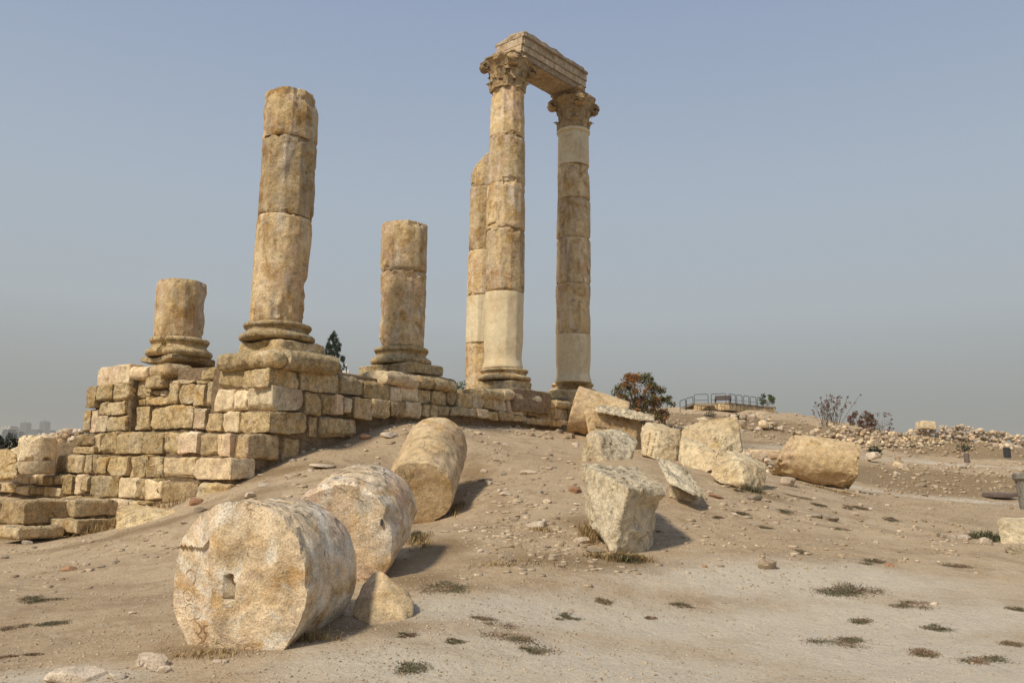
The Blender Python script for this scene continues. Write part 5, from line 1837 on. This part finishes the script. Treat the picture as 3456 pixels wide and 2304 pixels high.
def tree(name, label, cat, X_, Y_, ztop, width, seed, leafm_, clumps=30, per=60, cr=.35, size=.09, trunk=.09, low=.15, group=None, z0=None, shape=1.0, extra=None):
    rs = random.Random(seed)
    z0 = gz(X_, Y_) if z0 is None else z0
    H = ztop - z0
    rt = root(name, (X_, Y_, z0), label, cat, group)
    cents, rads = [], []
    mb = MB()
    o = np.array([X_, Y_, z0])
    for t in range(rs.randint(2, 4)):
        lean = rs.uniform(-.25, .25) * width
        pts = [o + np.array([rs.uniform(-.1, .1), 0, -.1]), o + np.array([lean * .4, 0, H * .3]), o + np.array([lean, rs.uniform(-.2, .2), H * .62])]
        mb.tube(pts, trunk, 6, trunk * .45)
        mb2 = pts[-1]
    for k in range(clumps):
        a = rs.uniform(0, 6.28)
        t = rs.random() ** .8
        zz = low + (1 - low) * t
        ww = width / 2 * math.sqrt(max(.02, 1 - (abs(zz - (low + .35)) / (1.02 - low - .33 if zz > low + .35 else .55)) ** 2)) * rs.uniform(.35, 1.0) ** .6
        c = o + np.array([math.cos(a) * ww, math.sin(a) * ww * .8, H * zz - cr * .4])
        cents.append(c)
        rads.append(cr * rs.uniform(.6, 1.25))
        s0 = o + np.array([rs.uniform(-.1, .1) * width, 0, H * rs.uniform(.15, .5)])
        midp = (s0 + c) / 2 + np.array([0, 0, -.08 * H])
        mb.tube([s0, midp, c], trunk * .4, 5, trunk * .1)
    mb.done('trunk', M_BARK, rt)
    W, F_ = leafcloud(cents, rads, per, size, seed)
    put('crown', W, F_, leafm_, rt, smooth=False)
    return rt


def wx(u, Y_):
    return float(atd(u, 1000, Y_)[0])


def zt(u, v, Y_):
    return float(atd(u, v, Y_)[2])


tree('deciduous_tree', 'bushy tree with rust and green autumn leaves behind the fallen blocks', 'tree', wx(1468, 42), 42, zt(1470, 856, 42), 2.9, 5, M_RUST, clumps=95, per=110, cr=.27, size=.055, trunk=.06, low=.06)
tree('deciduous_tree', 'low green and rust shoots at the right of the rust coloured tree', 'tree', wx(1525, 43.5), 43.5, zt(1530, 905, 43.5), 1.3, 6, M_RUST, clumps=18, per=55, cr=.22, size=.065, trunk=.035, low=.1)
tree('shrub', 'lone small green tree beside the railed platform', 'shrub', wx(1766, 86), 86, zt(1766, 904, 86), 1.5, 8, M_GREEN, clumps=16, per=50, cr=.28, size=.09, trunk=.04, low=.3, z0=zt(1766, 941, 86))
tree('shrub', 'green shrub peeping between two columns beyond the podium', 'shrub', wx(1055, 42), 42, zt(1050, 876, 42), 1.3, 9, M_GREEN, clumps=22, per=50, cr=.25, size=.07, trunk=.04, low=.4)
tree('shrub', 'round reddish shrub on the ridge right of the bare one', 'shrub', wx(1978, 66), 66, zt(1978, 944, 66), 2.5, 12, M_RED, clumps=46, per=42, cr=.28, size=.075, trunk=.04, low=.08)
tree('shrub', 'sparse reddish shrub at the right end of the three ridge shrubs', 'shrub', wx(2025, 67), 67, zt(2025, 943, 67), 2.3, 14, M_RED, clumps=30, per=10, cr=.22, size=.085, trunk=.03, low=.1)
tree('shrub', 'dark rounded bush at the left edge beyond the low wall', 'shrub', wx(2, 33), 33, zt(5, 995, 33), 1.6, 16, M_DARKLEAF, clumps=36, per=110, cr=.22, size=.05, trunk=.04, low=.1)
tree('shrub', 'small dark bush behind the left fence near the podium end', 'shrub', wx(166, 50), 50, zt(166, 1002, 50), 1.1, 17, M_DARKLEAF, clumps=12, per=60, cr=.22, size=.06, trunk=.03, low=.1)

# bare shrub: fan of thin stems with a few leaves left at the tips
bx_, by_ = wx(1905, 73), 73
bz = gz(bx_, by_)
bs = root('shrub', (bx_, by_, bz), 'nearly bare shrub of thin upright stems on the ridge', 'shrub')
mb = MB()
tips = []
rs = random.Random(4)
for k in range(34):
    a = rs.gauss(0, .42)
    L_ = rs.uniform(1.4, 3.3)
    s0 = np.array([bx_ + rs.uniform(-.8, .8), by_ + rs.uniform(-.5, .5), bz - .1])
    m_ = s0 + np.array([math.sin(a) * L_ * .4, rs.uniform(-.3, .3), L_ * .55])
    e_ = m_ + np.array([math.sin(a) * L_ * .42 + rs.uniform(-.15, .15), rs.uniform(-.3, .3), L_ * .45])
    mb.tube([s0, m_, e_], .024, 4, .012)
    tips += [e_]
    for j in range(2):
        q = m_ + (e_ - m_) * rs.uniform(.2, .8)
        t_ = q + np.array([rs.uniform(-.35, .35), rs.uniform(-.2, .2), rs.uniform(.05, .3)])
        mb.tube([q, t_], .012, 4, .008)
        tips.append(t_)
mb.done('stem', M_BARK, bs)
W, F_ = leafcloud(tips, [.12] * len(tips), 7, .075, 3)
put('leaves', W, F_, M_RED, bs, smooth=False)

# cypress beyond the podium
cx_, cy_ = wx(755, 72), 72
cz = gz(cx_, cy_)
zt_ = zt(755, 764, 72)
cyp = root('cypress_tree', (cx_, cy_, cz), 'dark narrow cypress behind the podium between two columns', 'tree')
mb = MB()
mb.tube([(cx_, cy_, cz - .2), (cx_, cy_, zt_ - 1.5)], .16, 7, .05)
mb.done('trunk', M_BARK, cyp)
cents, rads = [], []
rs = random.Random(9)
for k in range(420):
    t = rs.random()
    spire = rs.choice(((-.42, -.9), (.05, 0.0), (.50, -.75), (-.12, -.3)))
    zz = cz + .6 + (zt_ + spire[1] - cz - .6) * t
    w_ = 1.15 * (1 - t ** 3.2) ** .6 * (.5 + .5 * min(1, t * 4))
    a = rs.uniform(0, 6.28)
    r_ = w_ * rs.random() ** .4
    cents.append(np.array([cx_ + spire[0] * (.5 + .5 * t) + r_ * math.cos(a) * .8, cy_ + r_ * math.sin(a) * .8, zz]))
    rads.append(.16)
W, F_ = leafcloud(cents, rads, 70, .065, 8, 1.8)
put('crown', W, F_, M_CYP, cyp, smooth=False)
# camera post beyond the podium
pp = at(1169, 1272, 55)
po = root('camera_post', tuple(pp - Z * 1.2), 'small post with a white camera beyond the podium wall', 'post')
mb = MB()
mb.tube([pp - Z * 1.2, at(1169, 1236, 55)], .045, 6)
mb.done('pole', M_METAL, po)
mb = MB()
mb.box(at(1170, 1232, 55), [1, 0, 0], [0, 1, 0], Z, .07, .12, .07)
mb.done('camera_housing', M_WHITE, po)
mb = MB()
mb.box(at(1162, 1262, 54.9), [1, 0, 0], [0, 1, 0], Z, .12, .1, .24)
mb.done('cabinet', M_WHITE, po)
mb = MB()
mb.box(at(1176, 1256, 54.9), [1, 0, 0], [0, 1, 0], Z, .06, .1, .16)
mb.done('bracket_box', M_WHITE, po)

# ---- viewing platform with railings and bench
zpf = at(*cG(815, 335), 80)[2]
PA, PB, PC, PD = atz(*cG(440, 345), zpf), atz(*cG(815, 335), zpf), atz(*cG(1180, 374), zpf), atz(*cG(1312, 382), zpf)
pl = root('viewing_platform', tuple((PA + PB) / 2 - Z), 'low concrete viewing platform on top of the far hill', 'platform')
bm = bmesh.new()
back = [PD + np.array([1.5, 5, 0]), PA + np.array([0, 9, 0])]
top = [PA, PB, PC, PD] + back
va = [bm.verts.new(p) for p in top]
vb = [bm.verts.new(p - Z * .13) for p in top]
bm.faces.new(va[::-1])
bm.faces.new(vb)
for i in range(6):
    j = (i + 1) % 6
    bm.faces.new((va[i], va[j], vb[j], vb[i]))
bmesh.ops.recalc_face_normals(bm, faces=bm.faces)
bm.verts.ensure_lookup_table()
bm.verts.index_update()
put('deck', [v.co[:] for v in bm.verts], [tuple(v.index for v in f.verts) for f in bm.faces], M_CONC, pl, smooth=False)
bm.free()
for (p, q, n_) in ((PA, PB, 9), (PB, PC, 9), (PC, PD, 4)):
    t_ = (q - p) / np.linalg.norm(q - p)
    nin = np.cross(Z, t_)
    L_ = np.linalg.norm(q - p)
    for k in range(n_):
        c = p + t_ * L_ * (k + .5) / n_ + nin * .30 - Z * (.13 + .32)
        W, F_ = rstone(c, t_, nin, Z, (L_ / n_ / 2 - .01, .28, .32), (.04,) * 3, .03, 700 + k, n=5)
        put('stone', W, F_, M_ASHG, pl)
mb = MB()
mb.box(at(*cG(562, 372), 81) - np.array([0, .55, 0]), [1, 0, 0], [0, 1, 0], Z, .75, .4, .07)
mb.done('projecting_slab', M_CONC, pl)


def railing(pts_, h, label, rails=(1.0, .42)):
    rt = root('railing', tuple(pts_[0][0]), label, 'railing', 'metal railings on the far platform')
    for (p, q) in pts_:
        mb = MB()
        t_ = (q - p)
        u_ = t_ / np.linalg.norm(t_)
        r_ = .12
        a0, a1 = p + t_ * .02, q - t_ * .02
        up = Z * h
        loop = [a0 - Z * .1, a0 + up - Z * r_, a0 + up + u_ * r_ * .3 - Z * r_ * .3, a0 + up + u_ * r_, a1 + up - u_ * r_, a1 + up - u_ * r_ * .3 - Z * r_ * .3, a1 + up - Z * r_, a1 - Z * .1]
        mb.tube(loop, .032, 6)
        mb.tube([a0 + Z * h * .33, a1 + Z * h * .33], .024, 6)
        mb.done('rail_panel', M_METAL, rt, smooth=True)


def lin(p, q, fr):
    return [p + (q - p) * f for f in fr]


a_ = lin(PA, PB, (0.02, .43, .50, .93))
railing([(a_[0], a_[1]), (a_[2], a_[3])], 1.02 * 0 + float(atz(*cG(620, 345), zpf)[1]) * (92 / 3.136) / FPX, 'dark metal railing of two wide panels along the platform front')
b_ = lin(PB, PC, (.0, .19, .22, .38, .42, .58, .61, .79, .82, 1.0))
railing([(b_[i], b_[i + 1]) for i in range(0, 10, 2)], .80, 'dark metal railing of five narrow panels along the platform side')
s0, s1, s2, s3 = at(*cG(298, 432), 79), at(*cG(360, 410), 79.5), at(*cG(367, 407), 79.6), at(*cG(438, 385), 80.2)
railing([(s0, s1), (s2, s3)], 1.0, 'dark metal handrail of two sloping panels left of the platform')
bp = (PB + PA) / 2 + (PB - PA) * .29
t_ = (PB - PA) / np.linalg.norm(PB - PA)
nb = np.array([-t_[1], t_[0], 0])
bc = atz(*cG(732, 338), zpf) + nb * .9
bench = root('park_bench', tuple(bc), 'brown slatted bench on the far platform behind the railing', 'bench')
S_ = .52
W2 = .80
for k in range(4):
    mb = MB()
    mb.box(bc + nb * (.15 * k - .22) * S_ + Z * .62 * S_, t_, nb, Z, W2, .06 * S_, .03 * S_)
    mb.done('seat_slat', M_WOOD, bench)
for k in range(5):
    mb = MB()
    mb.box(bc + nb * (.36 + .04 * k) * S_ + Z * (.78 + .16 * k) * S_, t_, nb, Z, W2, .02 * S_, .065 * S_)
    mb.done('back_slat', M_WOOD, bench)
for sgn in (-1, 1):
    mb = MB()
    q = bc + t_ * sgn * (W2 - .08)
    mb.tube([q - nb * .25 * S_, q - nb * .25 * S_ + Z * .85 * S_], .05, 6)
    mb.tube([q + nb * .33 * S_, q + nb * .33 * S_ + Z * .6 * S_, q + nb * .55 * S_ + Z * 1.5 * S_], .05, 6)
    mb.tube([q - nb * .25 * S_ + Z * .85 * S_, q + nb * .4 * S_ + Z * .9 * S_], .045, 6)
    mb.done('bench_frame', M_METAL, bench)


# ---- dry-laid rubble
PALE = [M_ROCK, M_ROCK, M_ROCKP]
RMS = []
for mt in (M_ROCK, M_ROCKP, M_ASHP):
    for k in range(4):
        Q, F_ = rock_mesh(950 + k, 3, (1, random.uniform(.7, .95), random.uniform(.55, .8)))
        RMS.append(mkmesh('stone', Q, F_, mt, True))


def rubble(label, line, rows, size, jit=.15, group='dry laid rubble walls on the far ground', drop=.15, name='rubble_wall', seed=1, spread=.3):
    """stones heaped along a line of (u, v, Y) points that stand on the ground"""
    rs = random.Random(seed)
    P_ = [atd(*p) for p in line]
    o0 = P_[0]
    rt = root(name, (o0[0], o0[1], gz(o0[0], o0[1])), label, 'rubble wall', group)
    cnt = 0
    seg_ = [(P_[i], P_[i + 1]) for i in range(len(P_) - 1)]
    for r_ in range(rows):
        for (p, q) in seg_:
            L_ = np.linalg.norm((q - p)[:2])
            n_ = max(2, int(L_ / (size * 1.6)))
            for k in range(n_):
                if rs.random() < drop * (1 + .4 * r_) or cnt >= 295:
                    continue
                t = (k + rs.uniform(-.3, .3) + (.5 if r_ % 2 else 0)) / n_
                c = p + (q - p) * t
                y = c[1] + rs.uniform(-spread, spread) * size * 2 + r_ * size * .25
                z = gz(c[0], y)
                s = size * rs.uniform(.55, 1.35)
                o = bpy.data.objects.new('stone', rs.choice(RMS))
                o.location = Vector((c[0], y, z + size * (.2 + r_ * .95) + rs.uniform(-.1, .1) * size)) - wloc(rt)
                o.scale = (s, s * 1.3, s * rs.uniform(.8, 1.15))
                o.rotation_euler = (rs.uniform(-.4, .4), rs.uniform(-.4, .4), rs.uniform(0, 6.28))
                link(o, rt)
                cnt += 1
    return rt


rubble('long rubble wall on the skyline at the right', [(1915, 1010, 57), (2000, 1012, 57), (2090, 1020, 57), (2165, 1022, 57)], 7, .17, drop=.03, seed=2)
rubble('tumbled rubble bank running to the right edge behind the bin', [(2165, 1022, 60), (2230, 1026, 62), (2300, 1034, 64), (2360, 1036, 65)], 6, .20, drop=.03, seed=3, spread=.9)
rubble('squared stone terrace wall across the far hill', [(1590, 992, 58), (1680, 992, 58), (1760, 994, 58)], 2, .34, drop=.03, seed=4)
rubble('crumbled rubble terrace on the right half of the far hill', [(1760, 994, 58), (1850, 1002, 58), (1950, 1006, 58)], 3, .22, drop=.15, seed=5, spread=1.2)
rubble('heap of rubble below the far platform', [(1670, 968, 68), (1720, 970, 68), (1770, 976, 67)], 3, .30, drop=.3, seed=6, spread=2.5)
rubble('short rubble wall behind the pale upright slab', [(1515, 992, 42), (1560, 985, 43), (1610, 980, 45)], 2, .22, drop=.15, seed=7)
rubble('low rubble wall behind the column stub at left', [(80, 1044, 27), (130, 1042, 26.5), (180, 1042, 26)], 4, .13, drop=.05, seed=8)
rubble('flat stones laid in steps before the long sideways drum', [(1690, 1052, 27), (1730, 1062, 26), (1775, 1068, 25)], 3, .16, drop=.1, seed=9)
rubble('broken edge of stones along the path at the right', [(1995, 1066, 33), (2040, 1062, 33), (2080, 1066, 33)], 2, .2, drop=.3, seed=10, spread=1.5)
rubble('few fallen stones on the far right path verge', [(2240, 1052, 55), (2290, 1050, 56), (2345, 1040, 66)], 1, .3, drop=.3, seed=12, spread=2)
for (u, v, sx_, sy_, lab) in ((2128, 998, 1.0, .28, 'pale squared block on top of the skyline rubble wall'), (1750, 1044, .9, .16, 'long flat pale stone lying behind the angular block')):
    p = atd(u, v, 57 if v < 1000 else 27.5)
    if v < 1000:
        p[2] = gz(p[0], 57) + 1.38
    W, F_ = rstone(p, np.array([1, 0, 0]), np.array([0, 1, 0]), Z, (sx_ * .55, .4, sy_), (.08,) * 3, .03, int(u), n=6)
    put('stone_block', W, F_, M_ASHP, label=lab, cat='stone block')


def scree(name, n, boxes, smin, smax, mat, seed, lab, flat=1.0, up=.2, soft=False):
    rg = np.random.default_rng(seed)
    pts_ = []
    for (u0, u1, v0, v1, y0, m_) in boxes:
        for k in range(m_):
            if soft:
                q = ground((u0 + u1) / 2 + rg.normal() * (u1 - u0) * .42, np.clip((v0 + v1) / 2 + rg.normal() * (v1 - v0) * .42, v0 - 12, 1420), y0)
                if vnoise(np.array([[q[0] * .8, q[1] * .8, 3.3]]), 5)[0] < rg.uniform(-.45, .35):
                    continue
            else:
                q = ground(rg.uniform(u0, u1), rg.uniform(v0, v1), y0)
            pts_.append(q)
    pts_ = np.array(pts_)
    n = len(pts_)
    P_, F_ = cube(1)
    base = P_ / np.linalg.norm(P_, axis=1, keepdims=True)
    q = base[None] * (1 + rg.uniform(-.35, .35, (n, 8, 3))) * np.stack([np.ones(n), rg.uniform(.6, 1, n), rg.uniform(.4, .8, n) * flat], -1)[:, None]
    sz = (smin + (smax - smin) * rg.random(n) ** 3) * pts_[:, 1] / 50
    W = q * sz[:, None, None] + (pts_ + np.array([0, 0, 1.0]) * sz[:, None] * up)[:, None]
    Fa = (F_[None] + (np.arange(n) * 8)[:, None, None]).reshape(-1, 4)
    put(name, W.reshape(-1, 3), Fa, mat, origin=np.zeros(3), smooth=False, kind='stuff', label=lab)


scree('scree', 0, [(1540, 1960, 950, 1010, 40, 420), (1950, 2350, 1015, 1050, 35, 260), (1990, 2350, 1060, 1140, 22, 420), (1650, 1960, 1000, 1045, 24, 160), (1360, 1560, 960, 1000, 24, 160), (0, 130, 1040, 1060, 22, 60), (820, 1290, 965, 1000, 16, 220), (1600, 2350, 1120, 1290, 10, 500)],
      .03, .22, M_GRAV, 8, 'small broken stones strewn over the far hill and banks')
scree('embedded_rubble', 0, [(1080, 1335, 985, 1290, 10, 760), (820, 1290, 970, 1010, 15, 260), (560, 900, 1010, 1190, 10, 420), (0, 480, 1232, 1340, 8, 420), (1520, 2350, 1130, 1300, 9, 900), (1100, 1340, 1225, 1300, 9, 420)],
      .045, .42, M_GRAV, 18, 'broken stones half sunk in the sandy slope', flat=.55, up=.02, soft=True)
for (u, v, Y_, r_, n_) in ((2009, 1043, 40, .35, 0), (1693, 962, 74, .4, 0), (2218, 1035, 60, .6, 0), (1632, 957, 75, .5, 0)):
    p = ground(u, v, 24)
    W, F_ = leafcloud([p + Z * r_ * .3], [r_], 220, .07, int(u))
    put('low_shrub', W, F_, M_DARKLEAF, origin=p, smooth=False, label='tiny dark green bush growing on the bare far ground', cat='shrub', group='tiny bushes on the far ground')

# bollard and bin
p = ground(2221, 1062, 30)
hb = 22 * K * vdepth(p) / FPX
bo = root('bollard', tuple(p), 'dark rusty bollard standing at the path edge', 'bollard')
V_, F_ = lathe(p * np.array([1, 1, 0]), [(p[2] - .1, .15), (p[2] + hb * .93, .15), (p[2] + hb * .95, .13), (p[2] + hb, .13)], 3, 16, amp=0)
put('shaft', V_, F_, M_RUSTY, bo)
p = ground(2314, 1051, 30)
hb = 33 / FPX * vdepth(p) * 1.05
wb = 11 / FPX * vdepth(p) * .95
bi = root('litter_bin', tuple(p), 'dark slatted litter bin beside the far path', 'litter bin')
V_, F_ = lathe(p * np.array([1, 1, 0]), [(p[2] + .05, wb * .85), (p[2] + hb * .92, wb * .85)], 3, 20, amp=0)
put('liner', V_, F_, M_METAL, bi)
for k in range(16):
    a = 2 * math.pi * k / 16
    mb = MB()
    mb.box(p + np.array([math.cos(a), math.sin(a), 0]) * wb * .95 + Z * (hb * .48), [-math.sin(a), math.cos(a), 0], [math.cos(a), math.sin(a), 0], Z, wb * .15, .02, hb * .46)
    mb.done('slat', M_METAL, bi)
V_, F_ = lathe(p * np.array([1, 1, 0]), [(p[2] + hb * .93, wb), (p[2] + hb, wb)], 3, 20, amp=0)
put('rim', V_, F_, M_METAL, bi)

# ---- left distance: fence, wall, cable, city
f0, f1 = at(*cI(200, 760), 46), at(*cI(2150, 800), 44)
fz = (f0[2] + f1[2]) / 2
fe = root('metal_fence', (f0[0], f0[1], gz(f0[0], f0[1])), 'dark metal post and rail fence beyond the low left wall', 'fence')
for k in range(7):
    q = f0 + (f1 - f0) * k / 6
    mb = MB()
    mb.tube([(q[0], q[1], gz(q[0], q[1]) - .1), (q[0], q[1], fz + .02)], .045, 6)
    mb.done('post', M_METAL, fe)
for dz in (0, -.28, -.56, -.84):
    mb = MB()
    mb.tube([f0 * [1, 1, 0] + Z * (fz + dz), f1 * [1, 1, 0] + Z * (fz + dz)], .032, 6)
    mb.done('rail', M_METAL, fe)
w0, w1 = at(*cI(300, 935), 40), at(*cI(2200, 935), 38)
lw = root('white_wall', (w0[0], w0[1], gz(w0[0], w0[1])), 'low white plastered wall before the left fence', 'wall')
mb = MB()
tt = (w1 - w0) / np.linalg.norm(w1 - w0)
nn_ = np.array([-tt[1], tt[0], 0])
mb.box((w0 + w1) / 2 - Z * .45, tt, nn_, Z, np.linalg.norm(w1 - w0) / 2, .12, .55)
mb.done('wall_body', M_WHITE, lw)
mb = MB()
mb.box((w0 + w1) / 2 + Z * .13, tt, nn_, Z, np.linalg.norm(w1 - w0) / 2 + .03, .16, .03)
mb.done('coping', M_WHITE, lw)
ca, cb_ = at(-60, 1462, 60), at(*cI(3100, 290), 60)
mb = MB()
mb.tube([ca + (cb_ - ca) * t - Z * (1.2 * 4 * t * (1 - t)) for t in np.linspace(0, 1, 30)], .022, 4)
mb.done('overhead_cable', M_METAL, label='thin overhead cable crossing the sky at the left', cat='cable')


def bmat(name, wall, glass, sx_, sz_):
    m, t, b = newmat(name)
    v = coords(t, shift=False)
    s = t.nodes.new('ShaderNodeSeparateXYZ')
    t.links.new(v, s.inputs[0])
    fx = mathn(t, 'FRACT', mathn(t, 'MULTIPLY', s.outputs[0], 1 / sx_))
    fz_ = mathn(t, 'FRACT', mathn(t, 'MULTIPLY', s.outputs[2], 1 / sz_))
    f = mathn(t, 'MULTIPLY', mathn(t, 'GREATER_THAN', fx, .4), mathn(t, 'GREATER_THAN', fz_, .45))
    t.links.new(mixc(t, f, wall, glass), b.inputs['Base Color'])
    return m


MT = bmat('tower_facade', (.09, .11, .15), (.03, .04, .06), 4, 4)
MP = bmat('pale_facade', (.6, .56, .48), (.2, .2, .2), 5, 3.5)
MD = bmat('bluish_facade', (.10, .12, .16), (.04, .05, .07), 6, 4)


def building(x0, x1, y0, y1, Y_, mat, label, spire=None, cap=None):
    a, b = at(*cI(x0, (y0 + y1) / 2), Y_), at(*cI(x1, (y0 + y1) / 2), Y_)
    zt2 = at(*cI((x0 + x1) / 2, y0), Y_)[2]
    zg = gz((a[0] + b[0]) / 2, Y_) - 4
    rt = root('building', ((a[0] + b[0]) / 2, Y_, zg), label, 'building', 'distant buildings in the haze')
    wd = (b[0] - a[0]) / 2
    dp = max(wd, 12)
    c = np.array([(a[0] + b[0]) / 2, Y_ + dp, (zt2 + zg) / 2])
    mb = MB()
    mb.box(c, [1, 0, 0], [0, 1, 0], Z, wd, dp, (zt2 - zg) / 2)
    mb.done('block', mat, rt)
    mb = MB()
    mb.box([c[0], c[1], zt2 + 1], [1, 0, 0], [0, 1, 0], Z, wd * (cap or .9), dp * .8, 1.2)
    mb.done('roof_storey', mat, rt)
    if spire:
        mb = MB()
        mb.tube([(c[0] - wd * .3, c[1], zt2), (c[0] - wd * .3, c[1], at(*cI(x0, spire), Y_)[2])], 1.2, 5, .5)
        mb.done('mast', M_METAL, rt)


building(520, 690, 372, 700, 2300, MT, 'left of the two tall hazy towers on the horizon', spire=270, cap=.98)
building(1035, 1195, 340, 700, 2250, MT, 'right of the two tall hazy towers on the horizon', spire=255, cap=.95)
building(740, 985, 560, 720, 1900, MD, 'dark low building between the two hazy towers')
building(1196, 1325, 575, 760, 1900, MD, 'dark low building right of the hazy towers')
building(20, 260, 480, 760, 1300, MP, 'pale stepped building at the far left of the skyline')
building(40, 200, 575, 780, 1200, MD, 'bluish building before the pale stepped one')
building(190, 430, 612, 800, 1400, MD, 'long bluish building left of the hazy towers')
building(430, 520, 640, 800, 1500, MP, 'small pale building left of the left tower')
building(985, 1040, 660, 800, 1500, MP, 'narrow pale building before the right tower')
building(1340, 1560, 680, 800, 1300, MP, 'pale low building right of the towers')
building(1600, 1800, 735, 820, 1400, MD, 'low grey building above the left fence')
building(1850, 2050, 745, 820, 1500, MP, 'low pale building beside the podium end')

# ------------------------------------------------------------------ haze
HZD = 0.00036
me = bpy.data.meshes.new('haze')
zb0, zt0 = -48.0, 190.0
bmc = bmesh.new()
bmesh.ops.create_cube(bmc, size=1.0)
for v_ in bmc.verts:
    v_.co = Vector((v_.co.x * 12400, 2600 + v_.co.y * 9400, zb0 if v_.co.z < 0 else zt0))
bmc.to_mesh(me)
bmc.free()
hz = bpy.data.objects.new('haze', me)
link(hz)
props(hz, 'pale dusty haze filling the air over site and city', kind='stuff')
m = bpy.data.materials.new('haze_air')
m.use_nodes = True
t = m.node_tree
t.nodes.clear()
o_ = t.nodes.new('ShaderNodeOutputMaterial')
pv = t.nodes.new('ShaderNodeVolumePrincipled')
pv.inputs['Color'].default_value = (0.60, 0.61, 0.58, 1)
pv.inputs['Density'].default_value = HZD
pv.inputs['Anisotropy'].default_value = 0.1
t.links.new(pv.outputs[0], o_.inputs['Volume'])
me.materials.append(m)
